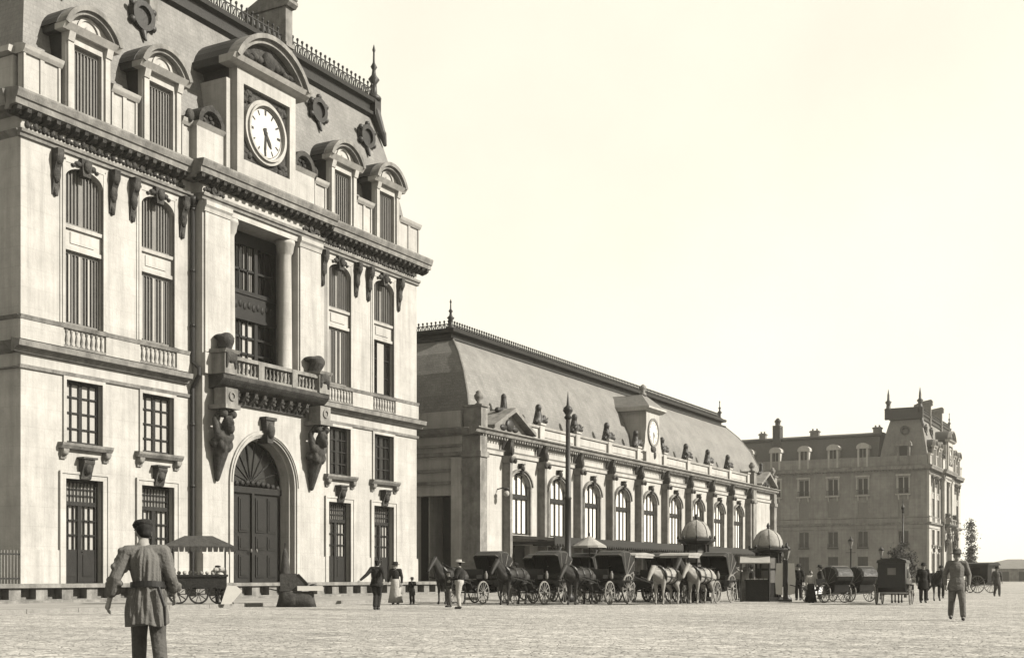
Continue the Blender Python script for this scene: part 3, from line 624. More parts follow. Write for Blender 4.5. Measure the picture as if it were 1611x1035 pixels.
# ------------------------------------------------------------------ near pavilion
near = thing('station_pavilion', 'tall pale stone station building with big clock gable and arched carved doorway', 'building', (-40, 33.25, 0))
FN = frame((0, 0, 0), (0, 1), (1, 0))
pavilion(FN, near, 16)
def side_wall_near():
    # end wall facing the camera side, in shade; u runs from the back to the corner
    fr = frame((-16, 0, 0), (1, 0), (0, -1)); m = MB(fr)
    wall(m, 0, 15.62, .1, 19.3, 0, .38, [(11, 13, 6.55, 9.1), (5, 7, 6.55, 9.1), (11, 13, 11.4, 17.9), (5, 7, 11.4, 17.9)]); m.build('end_wall', STONE, near)
    for n_, pr in (('string_course', [(0, 9.28), (.12, 9.3), (0, 9.42)]), ('belt_course', [(0, 9.85), (.2, 10.02), (.46, 10.3), (0, 10.42)]), ('cornice', [(0, 19.12), (.2, 19.26), (.7, 19.3), (.86, 19.88), (0, 19.98)]), ('architrave', [(0, 18.28), (.22, 18.56), (0, 18.6)]), ('sill_course', [(0, 11.18), (.16, 11.36), (0, 11.4)])):
        m = MB(fr); m.prism_u([(-.05 if a == 0 else a, z) for a, z in pr], 0, 16-.002); m.build(n_, TRIM, near)
    m = MB(fr); m.box(0, 15.7, -.15, .12, 19.98, 21.5); m.prism_u([(-.3, 21.5), (.35, 21.6), (.3, 21.85), (-.3, 21.9)], 0, 15.7); m.build('parapet', STONE, near)
    for u in (6, 12):
        for z0, z1 in ((6.55, 9.1), (11.4, 17.9)): win(fr, near, u-1, u+1, z0, z1, -.2, 2, 3, PANE)
side_wall_near()
def end_wall_far(root, W, depth):
    m = MB(); m.box(-depth, -.02, W-.3, W-.001, .1, 19.3); m.box(-depth, -depth+.3, .4, W-.3, .1, 19.3); m.build('rear_wall', STONE, root)
    m = MB()
    for pr in ([(0, 9.85), (.2, 10.02), (.46, 10.3), (0, 10.42)], [(0, 19.12), (.2, 19.26), (.7, 19.3), (.86, 19.88), (0, 19.98)]):
        q = [(W-.05 if a == 0 else W+a, z) for a, z in pr]; n = len(q); m._pr(n, [(-depth, y, z) for y, z in q], [(-.002, y, z) for y, z in q])
    m.build('end_moulding', TRIM, root)
    m = MB(); m.box(-depth, -.3, W-.12, W+.12, 19.9, 21.9); m.build('end_parapet', STONE, root)
end_wall_far(near, 28.25, 16)
# ------------------------------------------------------------------ arrival hall
def hall():
    root = thing('station_hall', 'long low station hall with arched windows, bulging slate roof and iron canopy', 'building', (-40, 68.2, 0))
    fr = frame((0, 0, 0), (0, 1), (1, 0)); Lh = 64.6
    wins = [6.1+5.8*i for i in range(9)]
    m = MB(fr); ops = [(b-1.45, b+1.45, 4.0, 8.2) for b in wins]+[(b-1.5, b+1.5, .15, 3.3) for b in wins]
    wall(m, .9, Lh-.9, .1, 10.2, 0, .5, ops)
    for b in wins: spandrels(m, b, 1.45, 7.2, 8.2, -.002, .49, ky=.68)
    m.box(.9, Lh-.9, -4.0, -3.9, .1, 10); m.build('wall', STONE, root)
    for i, b in enumerate(wins):
        o = win(fr, root, b-1.45, b+1.45, 4.0, 8.18, -.2, 4, 1, BLIND, bar=.09, transom=6.6)
        m = MB(fr); m.ring(b, 7.2, 1.45, 1.62, -.3, .12, 0, 180, 16, ky=.72); m.ring(b, 7.2, 1.62, 1.75, -.05, .22, 4, 176, 16, ky=.72)
        for s_ in (-1, 1): m.box(b+(1.45 if s_ > 0 else -1.6), b+(1.6 if s_ > 0 else -1.45), -.05, .1, 4.0, 7.2)
        m.build('window_arch', TRIM, root)
        m = MB(fr); m.prism([(b-.12, 8.1), (b+.12, 8.1), (b+.17, 8.75), (b-.17, 8.75)], -.02, .3); m.ell((b, .28, 8.5), (.15, .15, .2), 8, 5); m.box(b-.22, b+.22, -.02, .36, 8.75, 8.82); m.build('keystone', CARVE, root)
        d = MB(fr); d.box(b-1.5, b+1.5, -.45, -.4, .15, 3.3); d.box(b-.06, b+.06, -.4, -.34, .15, 3.3); d.box(b-1.5, b+1.5, -.4, -.34, 2.4, 2.5); d.build('door', WOOD, root)
    pil = [3.95]+[9.0+5.8*i for i in range(8)]+[55.3]
    for i, u in enumerate(pil):
        m = MB(fr); m.box(u-.17, u+.17, -.05, .55, .15, 8.7); m.prism_u([(-.05, 8.7), (.58, 8.7), (.62, 8.85), (.75, 9.05), (.75, 9.15), (-.05, 9.15)], u-.3, u+.3)
        m.build('pilaster', TRIM, root)
        m = MB(fr)
        for s_ in (-1, 1): m.ell((u+s_*.28, .7, 8.85), (.15, .14, .2), 7, 5); m.cap((u+s_*.5, .3, 10.1), (u+s_*.55, .12, 9.45), .15, .05, 6)
        m.prism_u([(0, 9.16), (.55, 9.2), (.62, 10.0), (.7, 10.25), (0, 10.25)], u-.2, u+.2); m.ell((u, .6, 9.5), (.2, .16, .34), 7, 5)
        m.build('console', CARVE, root)
    MB(fr).prism_u([(-.05, 9.15), (.12, 9.17), (.14, 9.4), (.24, 9.5), (-.05, 9.52)], .9, Lh-.9).build('string_course', STONE, root)
    m = MB(fr); m.prism_u([(-.05, 10.2), (.15, 10.2), (.5, 10.34), (.55, 10.5), (.7, 10.6), (.7, 10.68), (-.05, 10.72)], -.6, Lh+.6); m.build('cornice', TRIM, root)
    m = MB(fr); n = 180
    for i in range(n): u = .3+(Lh-.6)*(i+.5)/n; m.box(u-.07, u+.07, .1, .42, 10.14, 10.3)
    m.box(.3, Lh-.3, .05, .12, 10.15, 10.29); m.build('dentil_row', TRIM, root)
    edges = [u for u in pil]
    for a, b_ in zip(edges[:-1], edges[1:]):
        m = MB(fr); m.box(a+.32, b_-.32, -.25, .1, 10.7, 11.5); m.prism_u([(-.3, 11.5), (.2, 11.52), (.26, 11.68), (-.3, 11.75)], a+.32, b_-.32)
        m.box(a+.6, b_-.6, .1, .15, 10.95, 11.35); m.build('parapet', STONE, root)
    for u in edges:
        m = MB(fr); m.box(u-.34, u+.34, -.3, .28, 10.7, 11.75); m.box(u-.42, u+.42, -.36, .36, 11.75, 11.88); m.build('parapet_pier', STONE, root)
    for k, u in enumerate(edges[1:-1]):     # carved trophies over the piers
        if abs(u-29.3) < 3.2: du = 1.0
        m = MB(fr); rnd = random.Random(k % 3)
        m.cap((u-.1, -.05, 11.9), (u-.05, -.05, 12.75), .38, .22); m.ell((u-.1, 0, 12.95), (.24, .24, .3)); m.cap((u+.1, .1, 12.1), (u+.6, .25, 12.05), .24, .14)
        m.cap((u+.55, .1, 11.95), (u+.95, .2, 12.35), .12, .07); m.cap((u-.3, 0, 12.1), (u-.65, .1, 11.95), .2, .12); m.ell((u+.3, .2, 12.35), (.2, .2, .16))
        for q in range(4): m.ell((u+rnd.uniform(-.5, .7), rnd.uniform(-.1, .3), 12+rnd.uniform(0, .3)), .16)
        m.blob('carved_trophy', LEAD, root, .06, 1)
    # corner piers and pediments
    for u0, u1, b in ((0, .9, 0), (Lh-.9, Lh, 1), (56.4, 57.4, 2)):
        m = MB(fr); m.box(u0, u1, -.9 if b < 2 else -.05, .45, .1, 10.14); m.box(u0-.1, u1+.1, -.9 if b < 2 else -.05, .55, 8.8, 9.15); m.box(u0+.04, u1-.04, -.8, .5, 10.72, 12.0); m.box(u0-.06, u1+.06, -.9, .6, 12.0, 12.12)
        m.lathe([(.2, 12.12), (.26, 12.2), (.12, 12.3), (.3, 12.55), (.33, 12.75), (.2, 12.9), (.22, 12.98), (.02, 13.1)], ((u0+u1)/2, .1), 10); m.build('corner_pier', TRIM, root)
    for uc in (4.1, 60.9):
        m = MB(fr); hw = 2.9
        for s_ in (-1, 1): m.prism([(uc+s_*hw, 10.72), (uc+s_*hw, 10.95), (uc, 12.35), (uc, 12.05)], -1.2, .85)
        m.prism([(uc-hw+.25, 10.7), (uc+hw-.25, 10.7), (uc, 12.06)], -1.2, .3); od = m.build('pediment', TRIM, root)
        m = MB(fr); m.ell((uc, .34, 11.2), (.55, .16, .42)); m.ell((uc-.8, .32, 11.0), (.45, .12, .2)); m.ell((uc+.8, .32, 11.0), (.45, .12, .2)); m.build('tympanum_carving', LEAD, od)
        m = MB(fr); m.cap((uc+.15, -.2, 12.4), (uc+.15, -.2, 12.95), .26, .2); m.ell((uc+.15, -.2, 13.15), (.2, .2, .24)); m.cap((uc-.7, -.2, 12.2), (uc+.9, -.2, 12.2), .2, .2); m.blob('carved_trophy', LEAD, root, .06, 1)
    # roof
    lv = [(.9, 10.7), (.8, 11.4), (1.2, 13.1), (1.9, 14.7), (2.9, 16.2), (3.9, 17.2), (4.6, 17.6)]
    def shell(name, m_, levels, D=30, cap=False):
        mb = MB(fr); vs = []
        for ins, z in levels: vs += [(ins, -ins, z), (Lh-ins, -ins, z), (Lh-ins, -D+ins, z), (ins, -D+ins, z)]
        fs = [(4*j+i, 4*j+(i+1) % 4, 4*j+4+(i+1) % 4, 4*j+4+i) for j in range(len(levels)-1) for i in range(4)]
        if cap: fs.append(tuple(4*(len(levels)-1)+i for i in range(4)))
        return mb.add(vs, fs).build(name, m_, root)
    shell('roof', SLATE, lv)
    shell('roof_moulding', LEAD, [(4.3, 17.2), (3.95, 17.3), (3.95, 17.45), (4.35, 17.52), (4.35, 17.78), (3.95, 17.88), (3.9, 18.1), (4.9, 18.2), (8, 19.0)], cap=True)
    m = MB(fr); cresting(m, [(4.5, -16), (4.5, -4.5), (Lh-4.5, -4.5), (Lh-4.5, -14)], 18.05, .75, .34); m.build('cresting', IRON, root)
    for u in (4.5, Lh-4.5): m = MB(fr); finial(m, u, -4.5, 18.1, 2.1, .8); m.build('finial', LEAD, root)
    for c_ in (.9,):   # bright hip roll
        m = MB(fr); m.tube([(ins, -ins, z) for ins, z in lv], .09, 6); m.build('hip_roll', ZINC, root)
        m = MB(fr); m.tube([(Lh-ins, -ins, z) for ins, z in lv], .09, 6); m.build('hip_roll', ZINC, root)
    # clock aedicule
    uc = 29.3; m = MB(fr); m.box(uc-1.45, uc+1.45, -2.6, .3, 11.3, 15.0); m.box(uc-1.7, uc+1.7, -.3, .42, 10.7, 11.6)
    m.prism_u([(-3.2, 15.0), (.4, 15.0), (.75, 15.2), (.75, 15.35), (-3.2, 15.35)], uc-1.95, uc+1.95)
    for s_ in (-1, 1): m.prism([(uc+s_*1.45, 11.6), (uc+s_*2.1, 11.6), (uc+s_*1.75, 12.3), (uc+s_*1.6, 13.2), (uc+s_*1.45, 13.6)], -.1, .3)
    oc = m.build('clock_gable', STONE, root)
    m = MB(fr); vs = [(uc-1.95, .75, 15.35), (uc+1.95, .75, 15.35), (uc+1.95, -3.2, 15.35), (uc-1.95, -3.2, 15.35), (uc-.5, -.5, 16.5), (uc+.5, -.5, 16.5), (uc+.5, -3.2, 16.5), (uc-.5, -3.2, 16.5)]
    m.add(vs, [(0, 1, 5, 4), (1, 2, 6, 5), (2, 3, 7, 6), (3, 0, 4, 7), (4, 5, 6, 7)]); m.lathe([(.35, 0), (.3, .2), (.15, .35), (.32, .6), (.3, .8), (.05, 1.0)], (uc, -.6), 8, 16.45); m.build('gable_roof', SLATE, oc)
    m = MB(fr); m.ring(uc, 13.3, 1.0, 1.2, .28, .42, n=30); m.mi = 1; m.disc(uc, 13.3, 1.0, .29, .36, 30); m.mi = 2
    for k in range(12):
        a = R(30*k); m.disc(uc+.82*math.sin(a), 13.3+.82*math.cos(a), .05, .36, .37, 6)
    for dg, L_, h_ in ((183, .8, .03), (147, .55, .045)):
        a = R(dg); du, dz = math.sin(a), math.cos(a); m.prism([(uc+dz*h_, 13.3-du*h_), (uc+du*L_, 13.3+dz*L_), (uc-dz*h_, 13.3+du*h_)], .37, .39)
    m.build('clock_dial', [TRIM, DIAL, IRON], oc)
    m = MB(fr); m.ell((uc, .35, 11.9), (.5, .16, .3)); m.ell((uc+.1, .4, 11.4), (.25, .16, .35)); m.build('garland', CARVE, oc)
    # end face towards the near pavilion
    fe = frame((-28, 0, 0), (1, 0), (0, -1)); m = MB(fe)
    wall(m, 0, 27.1, .1, 10.2, 0, .6, [(23.6, 26.4, .12, 6.4)]); m.build('end_wall', STONE, root)
    m = MB(fe); m.box(26.42, 27.08, -.02, .25, .12, 8.8); m.build('end_pilaster', STONE, root)
    for z0, z1, p_ in ((7.1, 7.3, .15), (7.9, 8.1, .12), (8.9, 9.15, .3), (9.5, 9.65, .2)): MB(fe).box(0, 27.08, -.02, p_, z0, z1).build('string_course', TRIM, root)
    MB(fe).prism_u([(-.05, 10.2), (.15, 10.2), (.5, 10.34), (.7, 10.6), (-.05, 10.72)], 0, 28-.002).build('cornice', TRIM, root)
    MB(fe).box(0, 27.0, -.3, .1, 10.73, 11.8).build('parapet', STONE, root)
    d = MB(fe); d.box(23.2, 26.6, -2.6, -2.5, .12, 6.6); d.box(23.2, 23.5, -2.5, -.62, .12, 6.6); d.box(26.45, 26.6, -2.5, -.62, .12, 6.6); d.box(23.5, 26.45, -2.5, -.62, 6.45, 6.6); d.build('passage_shade_panel', IRON, root)  # black panels stand in for the shade inside the passage
    # wall lantern
    m = MB(fr); m.tube([(3.0, 0, 6.9), (3.0, .5, 7.0), (3.0, .7, 6.8)], .04, 6); m.ell((3.0, .7, 6.9), (.22, .22, .1)); m.build('lantern_bracket', IRON, root)
    m = MB(fr); m.ell((3.0, .7, 6.6), .2); m.build('globe_lantern', CURT, root)
    # canopy
    m = MB(fr); m.prism_u([(.05, 3.75), (3.4, 3.55), (3.4, 3.72), (.05, 3.95)], 4.6, 58); ow_ = m.build('canopy', ZINC, root)
    m = MB(fr); m.box(4.5, 58.1, 3.4, 3.5, 3.35, 3.78)
    for i in range(134): u = 4.7+i*.4; m.prism([(u-.18, 3.35), (u+.18, 3.35), (u, 3.14)], 3.41, 3.49)
    m.build('canopy_valance', IRON, ow_)
    for i in range(19): u = 5+i*2.9; MB(fr).box(u-.04, u+.04, .1, 3.4, 3.3, 3.52).build('canopy_rib', IRON, ow_)
    for i in range(10):
        u = 5.6+5.8*i; m = MB(fr); m.lathe([(.2, .13), (.2, .3), (.12, .5), (.08, .8), (.07, 3.0), (.12, 3.1), (.1, 3.35)], (u, 3.2), 8); m.tube([(u, 3.2, 2.7), (u, 2.6, 3.3)], .04, 5); m.tube([(u-.6, 3.2, 3.3), (u, 3.2, 2.7), (u+.6, 3.2, 3.3)], .04, 5); m.build('canopy_post', IRON, ow_)
hall()
# ------------------------------------------------------------------ far pavilion with its long side front
far = thing('station_pavilion', 'distant matching stone pavilion with two roof spires at the far end of the station', 'building', (-40, 226, 0))
SU, SZ = 34/28.25, 1.05
pavilion(frame((0, 0, 0), (0, 1), (1, 0), SU, SZ), far, 9)
def side_far():
    Z = SZ; fe = frame((-46, 0, 0), (1, 0), (0, -1), 1, SZ); L_ = 46
    cols = [34.5+5.35*k-16.05 for k in range(-3, 4)]+[41.6]
    m = MB(fe); ops = []
    for b in cols: ops += [(b-.92, b+.92, .2, 4.6), (b-.92, b+.92, 6.2, 9.0), (b-.92, b+.92, 11.4, 13.9), (b-.92, b+.92, 15.2, 18.1)]
    wall(m, 0, L_-.4, .1, 19.3, 0, .38, ops); m.build('side_wall', SHADESTONE, far)
    for n_, pr in (('string_course', [(0, 9.28), (.12, 9.3), (0, 9.42)]), ('belt_course', [(0, 9.85), (.2, 10.02), (.4, 10.3), (0, 10.42)]), ('sill_course', [(0, 11.05), (.16, 11.2), (0, 11.25)]), ('cornice', [(0, 19.12), (.2, 19.26), (.7, 19.3), (.86, 19.88), (0, 19.98)])):
        MB(fe).prism_u([(-.05 if a == 0 else a, z) for a, z in pr], 0, L_-.002).build(n_, TRIM, far)
    m = MB(fe); n = 90
    for i in range(n): u = (i+.5)*L_/n; m.box(u-.1, u+.1, .02, .55, 19.05, 19.295)
    m.box(.02, L_-.02, .01, .06, 19.08, 19.28); m.build('modillion_row', TRIM, far)
    MB(fe).box(0, L_-.3, -.12, .1, 19.99, 21.6).build('side_parapet', SHADESTONE, far)
    for k, b in enumerate(cols):
        win(fe, far, b-.92, b+.92, 15.2, 18.1, -.2, 2, 1, WOOD, fmat=STONE); win(fe, far, b-.92, b+.92, 11.4, 13.9, -.12, 2, 2, ZINC, fmat=ZINC)
        win(fe, far, b-.92, b+.92, 6.2, 9.0, -.2, 2, 1, WOOD, fmat=TRIM); win(fe, far, b-.92, b+.92, .2, 4.6, -.2, 2, 2, WOOD)
        m = MB(fe); m.box(b-1.3, b+1.3, -.02, .5, 14.95, 15.15)
        for s_ in (-1, 1): m.prism_u([(0, 14.2), (.1, 14.25), (.42, 14.95), (0, 14.95)], b+s_*.8-.12, b+s_*.8+.12); m.box(b+s_*1.05-.12, b+s_*1.05+.12, -.02, .12, 15.15, 18.4)
        m.box(b-1.3, b+1.3, -.02, .3, 18.2, 18.5); m.build('balcony', STONE, far)
        m = MB(fe)
        for j in range(12): u = b-1.05+j*2.1/11; m.box(u-.03, u+.03, .42, .47, 15.15, 16.0)
        m.box(b-1.1, b+1.1, .4, .49, 15.98, 16.06); m.build('railing', IRON, far)
        m = MB(fe); m.box(b-1.0, b+1.0, -.02, .3, 5.95, 6.15)
        for j in range(10): u = b-.9+j*.2; m.box(u-.03, u+.03, .2, .25, 6.15, 6.9)
        m.build('window_guard', IRON, far)
        if b < 37:
            m = MB(fe); m.box(b-.95, b-.6, -2, .16, 19.99, 23.1); m.box(b+.6, b+.95, -2, .16, 19.99, 23.1); m.box(b-.6, b+.6, -2, -.1, 19.99, 20.2); m.box(b-1.15, b+1.15, -2, .3, 23.1, 23.35)
            q = [(b+1.15*math.cos(R(a)), 23.35+.75*math.sin(R(a))) for a in range(0, 181, 20)]; m.prism(q, -2, .22); od = m.build('side_dormer', STONE, far)
            f = MB(fe); f.box(b-.6, b-.05, -.15, -.1, 20.2, 23.1); f.box(b+.05, b+.6, -.15, -.1, 20.2, 23.1); f.mi = 1; f.box(b-.05, b+.05, -.15, -.05, 20.2, 23.1); f.build('window', [WOOD, CURT], od)
    m = MB(fe)   # long side roof
    m.prism_u([(-.5, 19.99), (-1.0, 21.6), (-2.6, 25.4), (-5, 26.3), (-12, 26.4), (-12, 19.99)], 0, 37); m.build('side_roof', SHADESLATE, far)
    MB(fe).prism_u([(-2.5, 25.35), (-2.2, 25.5), (-2.3, 25.8), (-2.9, 25.9), (-2.9, 25.35)], 0, 37).build('roof_moulding', LEAD, far)
    for u, w_ in ((14.5, 1.2), (24.5, 1.6), (36.0, 1.4), (6, 1.4)):
        m = MB(fe); m.box(u-w_/2, u+w_/2, -5.6, -4.6, 24, 27.2); m.box(u-w_/2-.15, u+w_/2+.15, -5.75, -4.45, 26.9, 27.1)
        for j in (-1, 1): m.lathe([(.16, 0), (.18, .35)], (u+j*w_/4, -5.1), 7, 27.2)
        m.build('chimney', TRIM, far)
    m = MB(fe); m.box(17.3, 18.7, -4, -2, 24, 28.2); m.lathe([(.8, 0), (.9, .3), (.5, .5), (.5, 1.2), (.7, 1.4), (.2, 2)], (18, -3), 8, 27.6); m.build('roof_lantern', LEAD, far)
    m = MB(fe); u = 41.6; m.ring(u, 26.0, .5, .8, -2.0, -1.2, n=16); m.build('oculus', LEAD, far)
    m = MB(fe); b = 41.6; m.box(b-1.1, b-.7, -2, .2, 19.99, 23.2); m.box(b+.7, b+1.1, -2, .2, 19.99, 23.2); m.box(b-1.4, b+1.4, -2, .35, 23.2, 23.45); m.prism([(b+1.4*math.cos(R(a)), 23.45+.9*math.sin(R(a))) for a in range(0, 181, 20)], -2, .3); m.mi = 1; m.box(b-.7, b+.7, -.4, -.3, 20, 23.2); m.build('side_dormer', [TRIM, WOOD], far)
    for u, y_ in ((38.6, 0), (44.1, 0)):
        m = MB(fe); m.lathe([(.5, 29.0), (.5, 29.6), (.75, 29.7), (.4, 30.0), (.35, 30.6), (.6, 31.0), (.25, 31.3), (.2, 32.2), (.03, 33.2)], (u, -1.9), 8); m.build('spire', LEAD, far)
    MB(fe).box(38.0, 44.6, -2.4, -1.6, 28.0, 29.9).build('roof_band', LEAD, far)
side_far()
# ------------------------------------------------------------------ people
def person(label, loc, rz, J=None, cat='person', scale=1.0, top=CLOTHD, legs=CLOTHD, hat=None, hatm=CLOTHD, skirt=None, voxel=.014, coat_len=.0, wrinkle=0, group=None, belt=False, fat=1.0, sleeves=True, hairlong=False, apron=None):
    root = thing('person', label, cat, loc, rz, group); k = scale
    P = dict(head=(0, .03, 1.58), neck=(0, 0, 1.44), chest=(0, 0, 1.27), waist=(0, 0, 1.06), hip=(0, 0, .94),
             shL=(-.18, 0, 1.39), elL=(-.25, -.03, 1.12), haL=(-.27, .06, .86), shR=(.18, 0, 1.39), elR=(.25, -.03, 1.12), haR=(.27, .06, .86),
             knL=(-.1, .04, .5), anL=(-.1, 0, .09), knR=(.1, .04, .5), anR=(.1, 0, .09), look=(0, 1, 0))
    if J: P.update(J)
    V = {a: Vector(b)*(k if a != 'look' else 1) for a, b in P.items()}
    lk = V['look'].normalized(); sdv = lk.cross(Vector((0, 0, 1))).normalized(); up = sdv.cross(lk)
    H = V['head']; hp = lambda a, b, c: H+(sdv*a+lk*b+up*c)*k
    b = MB(); C_ = lambda p, q, r0, r1: b.cap(p, q, r0*k, r1*k, 12)
    b.ell(hp(0, -.01, .02), (.078*k, .092*k, .098*k), 14, 10); b.cap(hp(0, .02, -.03), hp(0, .035, -.065), .06*k, .045*k); b.ell(hp(0, .095, -.015), (.016*k, .022*k, .026*k), 8, 6)
    b.ell(hp(0, .082, -.055), (.026*k, .014*k, .009*k), 8, 5); b.ell(hp(.03, .078, .022), (.016*k, .012*k, .01*k), 8, 5); b.ell(hp(-.03, .078, .022), (.016*k, .012*k, .01*k), 8, 5)
    for s_ in (-1, 1): b.ell(hp(s_*.08, 0, -.01), (.014*k, .022*k, .034*k), 8, 6)
    C_(H-up*.03*k, V['neck'], .05, .056); C_(V['neck'], V['chest'], .07, .135*fat); C_(V['chest'], V['waist'], .135*fat, .115*fat); C_(V['waist'], V['hip'], .115*fat, .13*fat)
    C_(V['shL'], V['shR'], .07, .07)
    for s in 'LR':
        sh, el, ha = V['sh'+s], V['el'+s], V['ha'+s]
        C_(sh, el, .058, .042); C_(el, ha, .042, .027)
        d = (ha-el).normalized(); sx = -1 if s == 'L' else 1; o = Vector((1, 0, 0)); o = (o-d*o.dot(d)).normalized(); q = d.cross(o).normalized()
        pc = ha+d*.05*k; C_(ha, pc+d*.03*k, .026, .03); C_(ha+q*.018*k, pc+q*.02*k+d*.03*k, .022, .018); C_(ha-q*.018*k, pc-q*.02*k+d*.03*k, .022, .018)
        for i, (off, L_) in enumerate(((-.033, .062), (-.011, .072), (.011, .068), (.033, .052))):
            p0 = pc+(q*off+d*.035)*k; p1 = p0+(d*L_*.55+o*(-sx)*.012)*k; p2 = p1+(d*L_*.35+o*(-sx)*.03)*k
            C_(p0, p1, .0105, .0095); C_(p1, p2, .0095, .008)
        t0 = ha+(q*.03+d*.02)*k; C_(t0, t0+(q*.03+d*.035)*k, .013, .011); C_(t0+(q*.03+d*.035)*k, t0+(q*.03+d*.065-o*sx*.012)*k, .011, .009)
        kn, an = V['kn'+s], V['an'+s]; hs = V['hip']+Vector((sx*.085, 0, -.03))*k
        C_(hs, kn, .088*fat, .055); C_(kn, an, .055, .036); C_(an, an+Vector((0, .1, -.05))*k, .038, .03)
    b.blob('body', SKIN, root, voxel*k if k < 1 else voxel, 1)
    for s in 'LR':
        an = V['an'+s]; m = MB(); m.cap(an+Vector((0, -.04, -.04))*k, an+Vector((0, .13, -.052))*k, .048*k, .036*k); m.cap(an, an+Vector((0, 0, .1))*k, .048*k, .05*k); m.build('shoe', IRON, root)
    rnd = random.Random(len(label))
    def wr(v):
        if not wrinkle: return v
        z = v.z/k; a = math.atan2(v.y, v.x)
        f = 1+wrinkle*(math.sin(a*11+z*4+math.sin(z*9))*.6+math.sin(a*23-z*6+1+2*math.sin(a*3))*.4)*(1.2-min(.85, abs(z-1.04)*1.5))
        c = V['waist'] if abs(z-1.05) < .5 else V['chest']
        if abs(v.x-c.x) < .24*k: return Vector((c.x+(v.x-c.x)*f, c.y+(v.y-c.y)*f, v.z))
        return v
    if not skirt:
        m = MB()
        for s, sx in (('L', -1), ('R', 1)):
            hs = V['hip']+Vector((sx*.08, 0, -.02))*k; m.cap(hs, V['kn'+s], .115*k*fat, .085*k); m.cap(V['kn'+s], V['an'+s]+Vector((0, 0, .04))*k, .085*k, .072*k)
        m.cap(V['waist'], V['hip'], .128*k*fat, .15*k*fat); m.blob('trousers', legs, root, voxel, 3)
    else:
        m = MB(); hz = V['hip']; n = 20; prof = [(.14, 1.04), (.19, .92), (.22, .7), (.26, .4), (.31, .06)]
        vs = []
        for r, z in prof:
            for i in range(n): a = 2*math.pi*i/n; rr = r*(1+.06*math.sin(a*7+z*3)*(1.1-z)); vs.append((hz.x+rr*math.cos(a)*k, hz.y+rr*math.sin(a)*k, z*k))
        fs = [(j*n+i, j*n+(i+1) % n, (j+1)*n+(i+1) % n, (j+1)*n+i) for j in range(len(prof)-1) for i in range(n)]+[tuple(range(n)), tuple((len(prof)-1)*n+i for i in range(n))]
        m.smooth = True; m.add(vs, fs); m.build('skirt', skirt, root)
    m = MB(); m.cap(V['neck']-Vector((0, 0, .03))*k, V['chest'], .075*k, .165*k*fat); m.cap(V['chest'], V['waist'], .168*k*fat, .145*k*fat); m.cap(V['shL'], V['shR'], .085*k, .085*k)
    for s in 'LR': m.cap(V['sh'+s], V['el'+s], .082*k, .062*k); m.cap(V['el'+s], V['ha'+s]-(V['ha'+s]-V['el'+s])*(.12 if not wrinkle else .4), .062*k, (.046 if not wrinkle else .062)*k)
    if wrinkle:      # gathered folds of the sleeves, rolled cuffs
        for s in 'LR':
            sh, el, ha = V['sh'+s], V['el'+s], V['ha'+s]
            for i in range(9):
                t_ = i/8; p_ = sh.lerp(el, t_) if i < 6 else el.lerp(ha, (i-5)*.18); o_ = Vector((rnd.uniform(-1, 1), rnd.uniform(-1, 1), 0))*.016
                m.cap(p_+o_+Vector((-.05, 0, .018)), p_+o_+Vector((.05, 0, -.02)), .045-.01*t_, .04-.008*t_)
            q_ = el.lerp(ha, .58); m.cap(q_, q_+(ha-el)*.08, .058, .056)
    if coat_len:
        w0 = V['waist']; m.cap(w0, V['hip'], .145*k*fat, .17*k*fat)
        n = 28; vs = []; zs = [1.04, .9, 1.0-coat_len*.6, 1.0-coat_len]; rr0 = [.13, .172, .185, .195]
        for z, r in zip(zs, rr0):
            for i in range(n): a = 2*math.pi*i/n; q = r*fat*(1+.1*wrinkle*8*math.sin(a*8+z*2)*(1.1-z)); vs.append((w0.x*.5+q*1.08*math.cos(a)*k, w0.y+q*.9*math.sin(a)*k, z*k+(.02*math.sin(a*3+1)*k if z == zs[-1] else 0)))
        m.add(vs, [(j*n+i, j*n+(i+1) % n, (j+1)*n+(i+1) % n, (j+1)*n+i) for j in range(3) for i in range(n)]+[tuple(range(n)), tuple(3*n+i for i in range(n))])
    m.blob('coat', top, root, voxel, 2, fn=wr if wrinkle else None)
    if belt:
        m = MB(); w0 = V['waist']; n = 28; vs = []
        for z, r in ((1.0, .168), (1.0, .176), (1.06, .174), (1.06, .166)):
            for i in range(n): a = 2*math.pi*i/n; vs.append((w0.x+r*1.05*math.cos(a)*k, w0.y+r*.97*math.sin(a)*k, z*k-.008*math.cos(a*2)))
        m.add(vs, [(j*n+i, j*n+(i+1) % n, ((j+1) % 4)*n+(i+1) % n, ((j+1) % 4)*n+i) for j in range(4) for i in range(n)]); m.tube([(w0.x+.1, w0.y-.17, 1.0), (w0.x+.16, w0.y-.2, .8), (w0.x+.17, w0.y-.17, .6)], [.02, .018, .012], 6); m.build('belt', IRON, root)
    if apron: m = MB(); m.prism_z([(-.17*k, .2*k), (.17*k, .2*k), (.14*k, .27*k), (-.14*k, .27*k)], .25*k, 1.0*k); m.build('apron', apron, root)
    m = MB(); m.ell(hp(0, -.03, .035), (.088*k, .098*k, .1*k), 12, 9)
    if hairlong: m.ell(hp(0, -.09, .05), (.06*k, .06*k, .06*k))
    m.ell(hp(0, -.06, -.03), (.07*k, .06*k, .05*k), 10, 7); m.blob('hair', HAIR, root, .012, 1)
